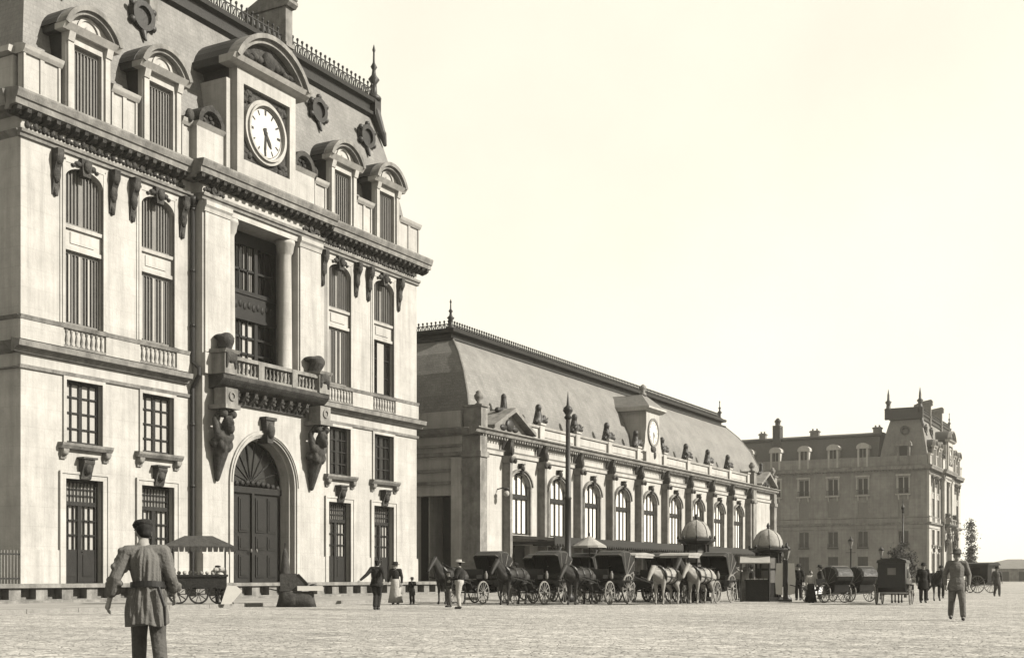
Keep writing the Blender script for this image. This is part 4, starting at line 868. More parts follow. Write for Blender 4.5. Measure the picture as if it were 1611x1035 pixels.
    def hatp(profile, tilt=0): 
        m = MB(); n = 16; vs = []
        for r, z in profile:
            for i in range(n): a = 2*math.pi*i/n; vs.append(tuple(hp(r*math.cos(a), r*1.12*math.sin(a)-.01, z+tilt*math.sin(a)*r)))
        m.smooth = True; m.add(vs, [(j*n+i, j*n+(i+1) % n, (j+1)*n+(i+1) % n, (j+1)*n+i) for j in range(len(profile)-1) for i in range(n)]+[tuple(range(n)), tuple((len(profile)-1)*n+i for i in range(n))]); return m
    if hat == 'cap': m = hatp([(.09, .05), (.1, .06), (.108, .09), (.09, .12), (.03, .132)]); m.box(*(lambda c: (c.x-.05*k, c.x+.05*k, c.y-.02*k, c.y+.05*k, c.z-.006*k, c.z+.006*k))(hp(0, .12, .06))); m.build('cap', hatm, root)
    if hat == 'brim': hatp([(.17, .05), (.18, .06), (.105, .075), (.1, .15), (.07, .175), (.01, .175)]).build('hat', hatm, root)
    if hat == 'straw': hatp([(.18, .05), (.185, .065), (.1, .072), (.098, .15), (.02, .155)]).build('straw_hat', hatm, root)
    return root
p = at(228, 13.0)
person('workman seen from behind in belted grey blouse and dark trousers walking across the square', (p[0], p[1], 0), 45.1,
       dict(head=(-.02, .12, 1.575), neck=(-.02, .03, 1.43), chest=(0, 0, 1.26), waist=(.03, -.01, 1.05), hip=(.03, 0, .93), shL=(-.175, .0, 1.355), shR=(.175, .0, 1.365), elL=(-.3, -.05, 1.1), haL=(-.36, .06, .86),
            elR=(.26, -.05, 1.1), haR=(.3, .14, .92), knL=(-.06, .2, .5), anL=(-.06, .12, .12), knR=(.13, .02, .5), anR=(.16, -.2, .13), look=(-.35, 1, -.25)),
       top=CLOTHG, legs=CLOTHM, hat='cap', hatm=CLOTHD, coat_len=.4, wrinkle=.1, belt=True, voxel=.009, fat=1.02)
def pp(px, t): q = at(px, t); return (q[0], q[1], 0)
person('running boy in dark knickerbockers and jacket in front of the right end of the terrace', pp(592, 42), 20,
       dict(elR=(.3, -.2, 1.22), haR=(.36, -.4, 1.02), elL=(-.3, -.15, 1.2), haL=(-.5, -.3, 1.0), chest=(0, .05, 1.26), head=(0, .14, 1.56), neck=(0, .08, 1.43), knR=(.06, .12, .48), knL=(-.05, .06, .5), anL=(-.04, -.08, .1), anR=(.05, .0, .1)), top=CLOTHD, legs=CLOTHD, hat='cap', fat=1.15, coat_len=.2)
q = at(622, 51); person('woman in dark jacket and long pale skirt walking beside a child', (q[0], q[1], .13 if q[0] < -31.3 else 0), 200, dict(elR=(.26, .02, 1.12), haR=(.3, .1, .9)), top=CLOTHD, skirt=CLOTHP, hat='brim', hatm=CLOTHD, hairlong=True)
q = at(648, 51); person('small child in dark coat holding out a hand beside the woman in pale skirt', (q[0], q[1], .13 if q[0] < -31.3 else 0), 190, dict(elL=(-.26, .1, 1.25), haL=(-.35, .2, 1.35)), scale=.64, top=CLOTHD, legs=CLOTHD, hat='brim', coat_len=.4)
person('man in white straw hat, dark jacket and pale trousers standing before the first cab', pp(722, 43.5), 120, dict(elL=(-.27, .1, 1.12), haL=(-.2, .3, 1.0)), top=CLOTHD, legs=CLOTHP, hat='straw', hatm=CANVAS, fat=1.15)
person('boy in dark clothes standing behind the man in the straw hat', pp(706, 46), 150, scale=.78, top=CLOTHD, legs=CLOTHM, hat='cap')
person('man in dark brimmed hat and grey suit striding alone at the right of the square', pp(1505, 31.5), 190,
       dict(knL=(-.12, .16, .5), anL=(-.14, .2, .1), knR=(.12, .02, .5), anR=(.14, -.22, .12), elR=(.28, -.06, 1.12), elL=(-.28, -.06, 1.12)), top=SUIT, legs=SUIT, hat='brim', hatm=CLOTHM, coat_len=.25, fat=1.1, scale=1.04)
person('woman in long dark skirt and pale blouse near the newspaper kiosk', pp(1275, 54), 220, scale=.82, top=CLOTHP, skirt=CLOTHD, hairlong=True, fat=1.1)
person('far walker in dark coat near the sheds at the right edge', pp(1568, 72), 200, dict(knL=(-.1, .14, .5), anL=(-.1, .16, .1), anR=(.1, -.18, .1)), top=CLOTHM, legs=CLOTHM, hat='brim', coat_len=.3)
q = at(346, 45.6); person('stall keeper in white shirt bending over the canopied handcart', (q[0], q[1], .13 if q[0] < -31.3 else 0), 60, dict(head=(0, .3, 1.42), neck=(0, .2, 1.34), chest=(0, .12, 1.2), elR=(.26, .2, 1.1), haR=(.2, .42, 1.05), elL=(-.26, .2, 1.1), haL=(-.2, .42, 1.05)), top=CLOTHP, legs=CLOTHD, hat='cap')
person('man in dark suit waiting between the kiosk and the far cabs', pp(1256, 60), 180, top=CLOTHD, legs=CLOTHD, hat='brim')
person('coachman in dark coat standing right of the big closed coach', pp(1452, 54), 200, top=CLOTHD, legs=CLOTHD, hat='brim', coat_len=.4, fat=1.15)
person('porter in pale smock standing behind the last cab of the rank', pp(1160, 60), 170, top=CLOTHP, legs=CLOTHM, hat='cap')
# ------------------------------------------------------------------ horses
def horse(label, loc, rz, coat, group='cab horses waiting in the rank', droop=0):
    root = thing('horse', label, 'horse', loc, rz, group); m = MB()
    C_ = lambda p, q, r0, r1: m.cap(p, q, r0, r1, 12)
    C_((0, -.7, 1.2), (0, .4, 1.14), .31, .33); C_((0, -.95, 1.17), (0, -.6, 1.22), .27, .3); C_((0, .4, 1.12), (0, .68, 1.2), .31, .24)
    hz = 1.8-droop; hy = 1.2+droop*.1
    C_((0, .65, 1.28), (0, hy-.1, hz-.05), .22, .125); C_((0, .75, 1.2), (0, hy-.05, hz-.15), .17, .1)
    C_((0, hy-.05, hz), (0, hy+.18, hz-.2), .115, .095); C_((0, hy+.18, hz-.2), (0, hy+.38, hz-.42), .09, .065); m.ell((0, hy+.4, hz-.45), (.065, .07, .06))
    for s in (-1, 1):
        C_((s*.06, hy-.08, hz+.08), (s*.075, hy-.07, hz+.2), .035, .012)
        C_((s*.17, .55, 1.05), (s*.16, .55, .62), .13, .065); C_((s*.16, .55, .62), (s*.16, .57, .5), .062, .055); C_((s*.16, .57, .5), (s*.16, .55, .16), .042, .038); C_((s*.16, .55, .16), (s*.16, .6, .06), .045, .055)
        C_((s*.16, -.9, 1.1), (s*.18, -.68, .82), .2, .13); C_((s*.18, -.68, .82), (s*.16, -.98, .56), .12, .062); C_((s*.16, -.98, .56), (s*.16, -.93, .16), .05, .038); C_((s*.16, -.93, .16), (s*.16, -.88, .06), .045, .055)
    m.blob('body', coat, root, .028, 2)
    m = MB(); m.cap((0, -1.2, 1.3), (0, -1.32, 1.0), .05, .08); m.cap((0, -1.32, 1.0), (0, -1.3, .55), .08, .03); m.blob('tail', HAIR if coat is DARKH else ZINC, root, .02, 1)
    m = MB(); m.cap((0, .6, 1.5), (0, hy-.16, hz+.08), .05, .05); m.cap((0, hy-.1, hz+.12), (0, hy+.06, hz+.04), .035, .02); m.blob('mane', HAIR if coat is DARKH else ZINC, root, .02, 1)
    m = MB(); q = [(.31*math.sin(R(a)), .62+.16*math.cos(R(a)), 1.2+.36*math.cos(R(a))) for a in range(0, 361, 20)]; m.tube(q, .055, 6); m.build('collar', LEATHER, root)
    m = MB()
    for y, r in ((.12, .355), (-.5, .345)): m.tube([(r*math.sin(R(a)), y, 1.17+r*1.0*math.cos(R(a))) for a in range(0, 361, 20)], .022, 5)
    for s in (-1, 1): m.tube([(s*.32, .6, 1.15), (s*.36, 0, 1.12), (s*.36, -1.3, .95)], .02, 5); m.tube([(s*.09, hy, hz-.02), (s*.07, hy+.3, hz-.36)], .012, 4); m.tube([(s*.1, hy, hz), (s*.3, .2, 1.45), (s*.2, -1.2, 1.5)], .01, 4)
    m.box(-.2, .2, 0, .26, 1.48, 1.54); m.build('harness', LEATHER, root)
    for s in (-1, 1):
        for y in (.6, -.88): pass
    return root
# ------------------------------------------------------------------ carriages (origin under the rear axle, facing +y)
def wheel(root, x, y, r, n=12):
    m = MB(lambda u, w, z: (x+w, y+u, z)); m.ring(0, r, r-.055, r-.02, -.025, .025, n=28); m.ring(0, r, r-.02, r, -.022, .022, n=28)
    for i in range(n):
        a = 2*math.pi*i/n; m.tube([(.06*math.cos(a), 0, r+.06*math.sin(a)), ((r-.05)*math.cos(a), 0, r+(r-.05)*math.sin(a))], .017, 5)
    m.disc(0, r, .08, -.09, .09, 12); m.build('wheel', RIM, root)
def gear(root, wb=1.75, rr=.62, rf=.48, tr=.74):
    for s in (-1, 1): wheel(root, s*tr, 0, rr, 14); wheel(root, s*(tr-.06), wb, rf, 12)
    m = MB(); m.tube([(-tr, 0, rr), (tr, 0, rr)], .03); m.tube([(-tr+.06, wb, rf), (tr-.06, wb, rf)], .03); m.tube([(0, 0, rr), (0, wb*.5, .5), (0, wb, rf+.05)], .035)
    for s in (-1, 1):
        for y, z in ((0, rr), (wb, rf)): m.tube([(s*.5, y-.4, z+.12), (s*.5, y, z+.02), (s*.5, y+.4, z+.12)], .02, 5); m.tube([(s*.5, y-.4, z+.12), (s*.5, y, z+.22), (s*.5, y+.4, z+.12)], .02, 5)
    m.build('undercarriage', IRON, root)
    m = MB()
    for s in (-1, 1): m.tube([(s*.3, wb, .62), (s*.42, wb+.6, .85), (s*.42, wb+2.4, 1.12)], .03, 6)
    m.build('shaft', WOOD, root)
def box_seat(root, y=1.75, z=1.15):
    m = MB(); m.box(-.45, .45, y-.35, y+.15, z-.1, z+.06); m.box(-.45, .45, y-.38, y-.33, z, z+.3); m.prism_u([(y+.1, z-.45), (y+.5, z-.5), (y+.72, z-.2), (y+.7, z-.17), (y+.48, z-.44), (y+.1, z-.38)], -.45, .45); m.build('driver_seat', LACQ, root)
    for s in (-1, 1):
        m = MB(); m.lathe([(.05, 0), (.07, .05), (.075, .22), (.03, .3), (.04, .34)], (s*.56, y-.45), 8, z-.12); m.build('lamp', ZINC, root)
def victoria(label, loc, rz):
    root = thing('hooded_cab', label, 'carriage', loc, rz, 'horse cabs waiting in the rank'); gear(root)
    m = MB(); m.prism_u([(-.6, .95), (-.62, .75), (-.35, .62), (.45, .55), (1.1, .5), (1.25, .95), (1.35, 1.0), (1.35, .9), (1.2, .62), (1.1, .44), (.45, .47), (-.4, .55), (-.7, .7), (-.7, 1.25), (-.62, 1.25)][::-1], -.5, .5)
    for s in (-1, 1): m.prism_u([(-.7, .7), (-.35, .56), (.35, .52), (.4, .9), (.15, 1.15), (-.7, 1.3)], s*.5-.02, s*.5+.02)
    m.build('body', LACQ, root)
    m = MB(); m.cap((-.4, -.25, .88), (.4, -.25, .88), .12, .12); m.cap((-.4, -.52, 1.12), (.4, -.52, 1.12), .1, .1); m.build('cushion', CLOTHM, root)
    for s in (-1, 1): MB().prism_u([(-.62, .98), (.62, .98), (.72, .72), (.68, .7), (.58, .94), (-.4, .94)], s*.72-.12, s*.72+.12).build('mudguard', LACQ, root)
    prof = [(-.72, 1.12), (-.95, 1.35), (-1.05, 1.6), (-1.0, 1.85), (-.84, 2.05), (-.55, 2.19), (-.2, 2.24), (.12, 2.2), (.4, 2.05)]
    inn = [(y*.95+.02, z-.045) for y, z in prof]; piv_ = (-.1, 1.12)
    m = MB(); m.prism_u(prof+inn[::-1], -.5, .5)
    for s in (-1, 1):
        for (ya, za), (yb, zb) in zip(prof[:-1], prof[1:]):
            k_ = .93; f_ = lambda y, z: (piv_[0]+(y-piv_[0])*k_, piv_[1]+(z-piv_[1])*k_)
            (yc, zc), (yd, zd) = f_(ya, za), f_(yb, zb); m.add([(s*.5, ya, za), (s*.5, yb, zb), (s*.61, yd, zd), (s*.61, yc, zc)], [(0, 1, 2, 3)])
    piv = (-.1, 1.12)
    for s in (-1, 1): m.prism_u([(piv[0]+(y-piv[0])*.93, piv[1]+(z-piv[1])*.93) for y, z in prof]+[piv], s*.6-.015, s*.6+.015)
    m.build('hood', LEATHER, root)
    m = MB()
    for y, z in prof[2::3]: m.tube([(-.61, piv[0]+(y-piv[0])*.94, piv[1]+(z-piv[1])*.94), (-.5, y, z+.01), (.5, y, z+.01), (.61, piv[0]+(y-piv[0])*.94, piv[1]+(z-piv[1])*.94)], .018, 5)
    for s in (-1, 1):
        for y, z in prof[1::2]: m.tube([(s*.62, piv[0], piv[1]), (s*.62, piv[0]+(y-piv[0])*.93, piv[1]+(z-piv[1])*.93)], .014, 5)
    m.build('hood_bow', RIM, root)
    box_seat(root); return root
def canopy_cab(label, loc, rz):
    root = thing('canopied_cab', label, 'carriage', loc, rz, 'horse cabs waiting in the rank'); gear(root)
    m = MB(); m.prism_u([(-.6, .62), (.9, .5), (1.1, .95), (.6, .8), (.1, 1.1), (-.65, 1.2)], -.5, .5); m.build('body', LACQ, root)
    m = MB(); m.cap((-.4, -.25, 1.15), (.4, -.25, 1.15), .12, .12); m.cap((-.4, -.55, 1.3), (.4, -.55, 1.3), .1, .1); m.build('cushion', CLOTHM, root)
    for x in (-.56, .56):
        for y in (-.7, 1.0): MB().tube([(x, y, .9), (x, y, 2.1)], .022, 6).build('post', IRON, root)
    m = MB(); m.prism_u([(-1.0, 2.08), (1.35, 2.08), (1.2, 2.16), (.2, 2.22), (-.8, 2.16)], -.7, .7); m.box(-.68, .68, -.98, 1.3, 1.98, 2.07); m.build('canopy', CANVAS, root)
    box_seat(root); return root
def coach(label, loc, rz, group='closed coaches at the far end of the rank'):
    root = thing('closed_coach', label, 'carriage', loc, rz, group); gear(root)
    m = MB(); m.prism_u([(-.75, .8), (-.5, .6), (.3, .52), (.7, .62), (1.0, 1.0), (1.0, 1.95), (-.75, 1.95)], -.6, .6); m.build('body', LACQ, root)
    m = MB(); m.prism([(-.66, 1.95), (.66, 1.95), (.62, 2.08), (.35, 2.17), (-.35, 2.17), (-.62, 2.08)], -.85, 1.1); m.build('roof', LEATHER, root)
    m = MB(); m.box(-.18, .18, -.765, -.745, 1.4, 1.72); m.build('rear_window', ZINC, root)
    for s in (-1, 1): m = MB(); m.box(s*.605-.01, s*.605+.01, -.1, .55, 1.25, 1.8); m.build('side_window', PANE, root)
    for s in (-1, 1): MB().prism_u([(-.62, .98), (.62, .98), (.72, .72), (.68, .7), (.58, .94), (-.4, .94)], s*.72-.12, s*.72+.12).build('mudguard', LACQ, root)
    box_seat(root, 1.75, 1.3); return root
def cab(fn, label, px, t, hl, coat, rz=180, droop=0):
    x, y, _ = at(px, t); a = R(rz); fn(label, (x-.72, y, 0), rz)
    if hl: horse(hl, (x-.72-math.sin(a)*3.3, y+math.cos(a)*3.3, 0), rz, coat, droop=droop)
cab(victoria, 'black hooded cab nearest the passage, leftmost of the rank', 793, 53, 'dark horse harnessed to the leftmost hooded cab', DARKH)
cab(victoria, 'black hooded cab second from the left in the rank', 887, 52, 'bay horse harnessed to the second hooded cab', DARKH, droop=.1)
cab(victoria, 'black hooded cab third from the left beside the pale parasol', 987, 52, 'dark horse with lowered head before the third hooded cab', DARKH, droop=.3)
cab(canopy_cab, 'cab with flat pale canopy behind the white horse', 1018, 56, None, None)
cab(canopy_cab, 'cab with flat canopy right of the domed column, behind the second white horse', 1100, 56, None, None)
cab(victoria, 'black hooded cab at the right end of the rank near the kiosk', 1150, 54.5, 'dark horse before the last hooded cab', DARKH)
x, y, _ = at(1046, 50.2); horse('white horse with dark harness in the middle of the rank', (x, y, 0), 178, WHITEH, droop=.35)
x, y, _ = at(1100, 51.5); horse('white horse with lowered head right of the middle one', (x, y, 0), 176, WHITEH, droop=.25)
def vr(px): return math.degrees(YAW-math.atan((px-CX)/F_PX))
x, y, _ = at(1405, 50); coach('big black closed coach seen from behind with small square rear window', (x, y, 0), vr(1405)-6); o = bpy.data.objects['closed_coach']; o.scale = (.88, .88, .86)
a = R(vr(1405)-6); horse('dark horse hidden before the big closed coach', (x-math.sin(a)*3.4-.2, y+math.cos(a)*3.4, 0), vr(1405)-6, DARKH).scale = (.85, .85, .85)
for px, t, lb in ((1312, 54, 'black hooded cab left of the pair under the far building'), (1352, 56, 'black hooded cab right of the pair under the far building')):
    x, y, _ = at(px, t); victoria(lb, (x, y, 0), vr(px)+38).scale = (.74, .74, .72)
for px, t, lb in ((845, 60, 'black hooded cab half hidden behind the first two cabs'), (945, 61, 'black hooded cab half hidden behind the third cab'), (1062, 61, 'black hooded cab half hidden behind the white horses'), (918, 57.5, 'black hooded cab close behind the pale parasol pole'), (1040, 57, 'black hooded cab squeezed between the canopied cabs')):
    x, y, _ = at(px, t); victoria(lb, (x, y, 0), 180)
x, y, _ = at(905, 58); horse('dark horse standing between the second and third cabs behind the rank', (x, y, 0), 190, DARKH, droop=.15)
x, y, _ = at(1378, 62); horse('dark horse standing behind the pair of coaches', (x, y, 0), 200, DARKH).scale = (.8, .8, .8)
x, y, _ = at(1466, 58); horse('dark horse right of the big closed coach', (x, y, 0), 215, DARKH, droop=.2).scale = (.85, .85, .85)
x, y, _ = at(1548, 88); coach('small far carriage close to the right edge of the square', (x, y, 0), 60)
# ------------------------------------------------------------------ kiosks, stalls, poles
def kiosk(label, loc, zs=1.0):
    root = thing('domed_kiosk', label, 'kiosk', loc, 0, 'domed kiosks on the square'); O = lambda r: [(r*math.cos(R(a+22.5)), r*math.sin(R(a+22.5))) for a in range(0, 360, 45)]
    Z = lambda z: z*zs
    m = MB(); m.prism_z(O(.68), 0, .2); m.prism_z(O(.52), .2, Z(2.35)); 
    for x_, y_ in O(.55): m.lathe([(.06, .2), (.05, .4), (.05, Z(2.3)), (.08, Z(2.35))], (x_, y_), 6)
    m.build('body', WOOD, root)
    m = MB()
    for k in range(8):
        a = R(45*k); c, s = math.cos(a), math.sin(a)
        for z0, z1, w_ in ((.9, 1.5, .16), (1.6, 2.1, .16)):
            p_ = [(.5*c-w_*s, .5*s+w_*c), (.5*c+w_*s, .5*s-w_*c), (.495*c+w_*s, .495*s-w_*c), (.495*c-w_*s, .495*s+w_*c)]
            if (k*3+int(z0*10)) % 4: m.prism_z(p_, Z(z0), Z(z1))
    m.build('poster', ZINC, root)
    m = MB(); m.lathe([(.62, Z(2.35)), (.72, Z(2.42)), (.9, Z(2.5)), (.9, Z(2.58)), (.66, Z(2.62))], (0, 0), 8, a0=R(22.5), smooth=False)
    for k in range(8):
        a = R(45*k+22.5); m.ell((.86*math.cos(a), .86*math.sin(a), Z(2.64)), (.06, .06, .1), 6, 4)
    m.build('eaves', IRON, root)
    m = MB(); m.lathe([(.66, 0), (.68, .12), (.64, .35), (.52, .6), (.34, .77), (.12, .86), (.05, .9)], (0, 0), 16, Z(2.6)); m.build('dome', CANVAS, root)
    m = MB()
    for k in range(8):
        a = R(45*k+22.5); m.tube([(r_*1.01*math.cos(a), r_*1.01*math.sin(a), Z(2.6)+z_) for r_, z_ in ((.66, 0), (.68, .12), (.64, .35), (.52, .6), (.34, .77), (.12, .86))], .018, 4)
    m.build('dome_rib', ZINC, root)
    m = MB(); m.lathe([(.1, 0), (.06, .08), (.09, .16), (.02, .3)], (0, 0), 8, Z(2.6)+.86); m.build('finial', IRON, root); return root
kiosk('domed newspaper kiosk with counter at the right end of the cab rank', pp(1208, 57.5), .95)
kiosk('taller domed kiosk rising behind the cabs in the rank', pp(1095, 58), 1.12)
x, y, _ = at(1190, 56.8); r_ = thing('newspaper_stand', 'low dark newspaper stand with papers laid out left of the domed kiosk', 'stand', (x, y, 0), vr(1190))
m = MB(); m.box(-.5, .5, -.3, .3, 0, .95); m.box(-.55, .55, -.35, .3, .95, 1.0); m.build('counter', WOOD, r_)
m = MB(); [m.cb((-.4+.2*i, -.1, 1.03), (.16, .3, .04)) for i in range(5)]; m.build('newspaper', BOARD, r_)
m = MB(); m.prism_u([(-.9, 1.72), (.3, 2.05), (.3, 2.1), (-.9, 1.77)], -.75, .6); m.build('awning', CANVAS, r_)
m = MB()
for s in (-.7, .55): m.tube([(s, -.85, 0), (s, -.85, 1.72)], .03)
m.build('post', IRON, r_)
x, y, _ = at(1172, 57); r_ = thing('stone_post', 'pale square stone post just left of the newspaper stand', 'post', (x, y, 0), vr(1172))
m = MB(); m.box(-.17, .17, -.17, .17, 0, 1.3); m.box(-.24, .24, -.24, .24, 0, .12); m.build('shaft', TRIM, r_); m = MB(); m.box(-.22, .22, -.22, .22, 1.3, 1.38); m.ell((0, 0, 1.46), .14); m.build('cap', TRIM, r_)
x, y, _ = at(1235, 56.5); r_ = thing('poster_column', 'narrow white poster boards either side of a dark post right of the kiosk', 'notice board', (x, y, 0), vr(1235))
m = MB(); m.box(-.1, .1, -.08, .08, 0, 1.9); m.box(-.3, .3, -.25, .25, 0, .1); m.build('post', IRON, r_)
for s in (-1, 1): m = MB(); m.prism([(s*.12, .3), (s*.42, .35), (s*.46, 1.0), (s*.4, 1.75), (s*.12, 1.75)], -.05, .05); m.build('poster_board', BOARD, r_)
def lamp(label, px, t, h, arms=1, grp='street lamps and poles'):
    x, y, _ = at(px, t); r_ = thing('street_lamp', label, 'street lamp', (x, y, 0), vr(px), grp)
    m = MB(); m.lathe([(.24, 0), (.24, .12), (.15, .2), (.14, .7), (.18, .76), (.08, .95), (.055, h-.75), (.1, h-.7), (.04, h-.62), (.05, h-.5)], (0, 0), 10); m.tube([(-.35, 0, h-.95), (.35, 0, h-.95)], .02, 5); m.build('post', IRON, r_)
    m = MB(); m.lathe([(.08, h-.5), (.19, h-.12), (.2, h-.1)], (0, 0), 6, smooth=False); m.build('lantern', ZINC, r_)
    m = MB(); m.lathe([(.24, h-.1), (.16, h+.04), (.06, h+.1), (.06, h+.18), (.01, h+.26)], (0, 0), 6); m.build('lantern_cap', IRON, r_)
    if arms > 1:
        for s in (-1, 1):
            for z in (h-1.4, h-2.3): m = MB(); m.tube([(0, 0, z-.3), (s*.2, 0, z-.35), (s*.32, 0, z-.1)], .05, 5); m.lathe([(.05, 0), (.2, .35), (.22, .38), (.03, .6)], (s*.32, 0), 6, z-.1); m.build('side_lantern', IRON, r_)
lamp('lantern on a dark post in front of the far stone building', 1338, 92, 3.9)
lamp('street lamp with small lantern left of the big coach', 1386, 96, 3.3)
lamp('small street lamp with crossbar beside the poster boards', 1237, 58.5, 2.5)
def pole(label, px, t, h, r):
    x, y, _ = at(px, t); r_ = thing('tram_pole', label, 'pole', (x, y, 0), 0, 'tall iron poles on the square')
    m = MB(); m.lathe([(r*2, 0), (r*2, .25), (r*1.3, .4), (r*1.2, 1.8), (r*1.5, 1.9), (r, 2.0), (r*.92, h*.5), (r*1.15, h*.5+.05), (r*.8, h*.5+.15), (r*.62, h-1.0)], (0, 0), 12); m.build('shaft', IRON, r_)
    m = MB(); m.lathe([(r*.7, 0), (r*1.2, .08), (r*.7, .2), (r*1.5, .38), (r*1.3, .52), (r*.5, .62), (r*.2, 1.0), (.005, 1.25)], (0, 0), 10, h-1.0); m.build('finial', IRON, r_)
pole('tall dark iron pole with spear finial rising in front of the station hall', 893, 55, 9.1, .15)
pole('slender dark pole in front of the far stone building', 1420, 100, 7.3, .09)
x, y, _ = at(927, 57); r_ = thing('parasol', 'pale conical market parasol above the cabs', 'parasol', (x, y, 0))
m = MB(); m.lathe([(.78, 0), (.8, -.08), (.76, -.06)], (0, 0), 10, 2.55, smooth=False); m.lathe([(.8, 0), (.4, .22), (.06, .45)], (0, 0), 10, 2.55, smooth=False); m.build('canopy', CANVAS, r_)
MB().tube([(0, 0, 0), (0, 0, 3.15)], .03, 6).build('pole', WOOD, r_)
# canopied handcart
x, y, _ = at(312, 45.6); z0 = .13 if x < -31.3 else 0
r_ = thing('market_handcart', 'canopied handcart stall on spoked wheels before the pavilion facade', 'stall', (x, y, z0), vr(312))
m = MB(); m.box(-1.05, 1.05, -.45, .45, 1.0, 1.08); m.box(-1.0, 1.0, -.4, .4, .55, 1.0); m.build('counter', WOOD, r_)
for s in (-1, 1):
    for xx in (-.72, 0, .72):
        mm = MB(lambda u, w, z, xx=xx, s=s: (xx+u, s*.5+w, z)); q = .36; mm.ring(0, q, q-.05, q, -.02, .02, n=24)
        for i in range(10): a = 2*math.pi*i/10; mm.tube([(0, 0, q), ((q-.03)*math.cos(a), 0, q+(q-.03)*math.sin(a))], .014, 4)
        mm.disc(0, q, .05, -.05, .05, 10); mm.build('wheel', IRON, r_)
for xx in (-.95, .95):
    for yy in (-.38, .38): MB().tube([(xx, yy, 1.08), (xx, yy, 2.1)], .025, 6).build('post', IRON, r_)
m = MB(); vs = [(-1.3, -.75, 2.1), (1.3, -.75, 2.1), (1.3, .75, 2.1), (-1.3, .75, 2.1), (-.5, 0, 2.5), (.5, 0, 2.5)]
m.add(vs, [(0, 1, 5, 4), (1, 2, 5), (2, 3, 4, 5), (3, 0, 4), (0, 3, 2, 1)]); m.build('canopy', TARP, r_)
m = MB()
for i in range(13): u = -1.2+i*.2; m.prism([(u-.1, 2.1), (u+.1, 2.1), (u+.07, 1.9), (u-.07, 1.9)], -.77, -.74)
for i in range(7): w_ = -.6+i*.2; m.prism_u([(w_-.1, 2.1), (w_+.1, 2.1), (w_+.07, 1.86), (w_-.07, 1.86)], 1.28, 1.31); m.prism_u([(w_-.1, 2.1), (w_+.1, 2.1), (w_+.07, 1.86), (w_-.07, 1.86)], -1.31, -1.28)
m.build('canopy_fringe', TARP, r_)
m = MB(); rnd = random.Random(4)
for i in range(9): m.ell((-.9+i*.2, rnd.uniform(-.3, .1), 1.14), (.08, .08, .06+rnd.random()*.05), 7, 5)
tag(m.build('heaped_wares', CANVAS), 'pale wares heaped along the handcart counter', 'wares'); o = bpy.data.objects['heaped_wares']; o.location = (x, y, z0); o.rotation_euler = (0, 0, R(vr(312)))
o['kind'] = 'stuff'
x, y, _ = at(362, 45.2); r_ = thing('leaning_board', 'white square board leaning on edge beside the handcart', 'board', (x, y, z0), vr(362))
m = MB(); m.prism([(-.34, .0), (.02, -.0), (.42, .48), (.22, .66), (-.12, .68)], -.05, .0); m.build('panel', BOARD, r_)
m = MB(); m.tube([(0, .1, .4), (.1, .5, .0)], .02, 5); m.build('prop', WOOD, r_)
# barrow stall
x, y, _ = at(468, 46.5); z0 = .13 if x < -31.3 else 0
r_ = thing('barrow_stall', 'low dark barrow with raised lid and white tray in front of the right facade', 'stall', (x, y, z0), vr(468))
def drape(cx, cy, rx, ry, z0_, z1_, k_=1.12, n=40):
    m = MB(); vs = []; lv = [(k_, z0_), (1.03, (z0_+z1_)/2), (1.0, z1_-.04), (.93, z1_)]
    for q, z in lv:
        for i in range(n):
            a = 2*math.pi*i/n; c_, s_ = math.cos(a), math.sin(a); e = 4; r = (abs(c_)**e+abs(s_)**e)**(-1/e); r *= q*(1+(.05*math.sin(a*13)+.03*math.sin(a*7+2))*(1.3-(z-z0_)/(z1_-z0_)))
            vs.append((cx+rx*r*c_, cy+ry*r*s_, z))
    m.smooth = True; m.add(vs, [(j*n+i, j*n+(i+1) % n, (j+1)*n+(i+1) % n, (j+1)*n+i) for j in range(3) for i in range(n)]+[tuple(range(n)), tuple(3*n+i for i in range(n))]); return m
drape(-.05, 0, .68, .38, 0, .72).build('cloth_skirt', TARP, r_)
m = MB(); m.box(-.02, 1.0, -.45, .45, .76, .8)
for a_ in ((-.02, 1.0, -.45, -.42), (-.02, 1.0, .42, .45), (-.02, .01, -.42, .42), (.97, 1.0, -.42, .42)): m.box(*a_, .8, .98)
m.build('tray', BOARD, r_)
m = MB(); m.prism([(-.7, .74), (-.04, .74), (.42, 1.02), (.36, 1.12), (.04, 1.5), (-.06, 1.56), (-.66, 1.56), (-.72, 1.5)], -.36, .36)
for k in range(0): m.tube([(-.68+.16*k, -.38, .76), (-.66+.16*k, -.38, 1.52)], .022, 5)
m.tube([(.02, -.37, 1.54), (.42, -.37, 1.06)], .03, 5); m.build('hood', TARP, r_)
m = MB(); m.ell((.62, 0, .98), (.16, .2, .1)); m.build('bundle', IRON, r_)
for s in (-1, 1): MB().tube([(-.6, s*.3, .7), (-1.15, s*.3, .85)], .025).build('handle', WOOD, r_)
r_.scale = (.92, .92, .8); x, y, _ = at(448, 46.9); r_ = thing('folded_awning', 'tall dark folded umbrella standing upright behind the barrow', 'umbrella', (x, y, z0), 0)
m = MB(); m.lathe([(.1, .5), (.2, .55), (.19, 1.2), (.15, 1.7), (.1, 2.0), (.04, 2.2)], (0, 0), 9); m.build('folded_cloth', TARP, r_); MB().tube([(0, 0, 0), (0, 0, 2.4)], .025).build('pole', WOOD, r_)
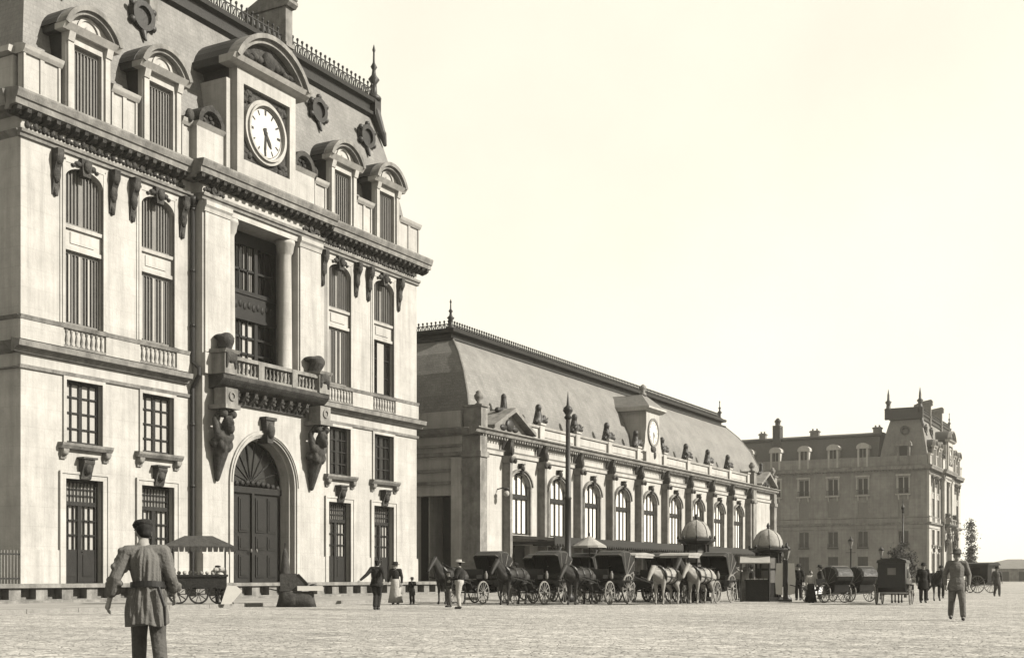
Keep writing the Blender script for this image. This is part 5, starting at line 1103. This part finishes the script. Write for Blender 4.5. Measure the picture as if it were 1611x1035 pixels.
# picket railing at the left
r_ = thing('picket_railing', 'iron picket railing running from the left edge to the pavilion corner', 'railing', (-40, 30, .86))
for z in (.2, 1.15): MB().box(-.02, .02, -6, 3.2, z-.03, z+.03).build('rail', IRON, r_)
for i in range(62): MB().tube([(0, -5.95+i*.148, 0), (0, -5.95+i*.148, 1.3)], .02, 4).build('picket', RIM, r_)
# far shed on the right
x, y, _ = at(1588, 330); r_ = thing('goods_shed', 'low distant shed with hipped roof beyond the square at the right edge', 'building', (x, y, 0), vr(1588))
m = MB(); m.box(-11, 14, -6, 14, 0, 3.4); m.build('wall', TRIM, r_)
m = MB(); m.add([(-11.6, -6.6, 3.4), (14.6, -6.6, 3.4), (14.6, 14.6, 3.4), (-11.6, 14.6, 3.4), (-.5, 4, 6.0), (3, 4, 6.0)], [(0, 1, 5, 4), (1, 2, 5), (2, 3, 4, 5), (3, 0, 4), (0, 3, 2, 1)]); m.build('roof', SLATE, r_)
m = MB()
for i in range(6): u = -9+i*4; m.box(u-.8, u+.8, -6.08, -6.0, 0, 2.6)
m.build('doorway_row', WOOD, r_)
# trees
def tree(label, px, t, h, r, zc, seed, nc=26, leaf=.07, per=60):
    x, y, _ = at(px, t); r_ = thing('small_tree', label, 'tree', (x, y, 0)); rnd = random.Random(seed)
    m = MB(); m.tube([(0, 0, 0), (.05, 0, h*.3), (0, .05, h*.6), (.05, 0, h*.85)], [h*.022+.03, .08, .06, .03], 7)
    for k in range(9): a = k*2.4; z = zc+(h-zc)*k/12; m.tube([(0, 0, z), (r*.6*math.cos(a), r*.6*math.sin(a), z+.35)], [.04, .015], 5)
    m.build('trunk', BARK, r_); m = MB()
    for _ in range(nc):
        z = rnd.uniform(zc, h); q = r*math.sqrt(max(.1, 1-((z-(zc+h)/2)/((h-zc)*.62))**2)); a = rnd.uniform(0, 6.3); d = q*math.sqrt(rnd.random()); c = (d*math.cos(a), d*math.sin(a), z)
        for _ in range(per):
            P_ = Vector([c[k]+rnd.gauss(0, leaf*2.3) for k in range(3)]); v1 = Vector((rnd.uniform(-1, 1), rnd.uniform(-1, 1), rnd.uniform(-1, 1))).normalized()*leaf; v2 = v1.orthogonal().normalized()*leaf*.6
            m.add([tuple(P_-v1), tuple(P_+v2), tuple(P_+v1), tuple(P_-v2)], [(0, 1, 2, 3)])
    m.build('crown', LEAF, r_)
tree('small dark bushy tree behind the big closed coach', 1424, 68, 2.9, .75, 1.0, 9)
tree('tall slender dark tree just right of the far stone building', 1527, 140, 7.2, .42, 2.0, 4, 30, .11, 60)
# ------------------------------------------------------------------ travellers under the canopy
src = [o for o in bpy.data.objects if o.get('label', '').startswith('man in dark suit waiting')][0]
for px, t, lb in ((812, 66, 'man in dark suit standing under the canopy behind the first cab'), (868, 64, 'man in dark suit between the first cabs and the hall door'), (960, 72, 'man in dark suit under the canopy behind the parasol'),
                  (1182, 62, 'man in dark suit just left of the kiosk counter'), (1290, 64, 'man in dark suit right of the woman in the long skirt'), (1480, 66, 'man in dark suit left of the striding man in grey')):
    c = copy_tree(src); x, y, _ = at(px, t); c.location = (x, y, .13 if x < -31.3 else 0); c.rotation_euler.z = px; c['label'] = lb

# ------------------------------------------------------------------ summer haze
m = MB(); m.box(-220, 260, -40, 620, -1.0, 60); hz_ = m.build('haze', [], None); tag(hz_, kind='stuff')
hm = bpy.data.materials.new('haze'); hm.use_nodes = True; hm.node_tree.nodes.clear(); v_ = hm.node_tree.nodes.new('ShaderNodeVolumePrincipled'); o_ = hm.node_tree.nodes.new('ShaderNodeOutputMaterial')
v_.inputs['Color'].default_value = (1, .97, .88, 1); v_.inputs['Density'].default_value = .0002; hm.node_tree.links.new(v_.outputs[0], o_.inputs['Volume']); hz_.data.materials.append(hm)
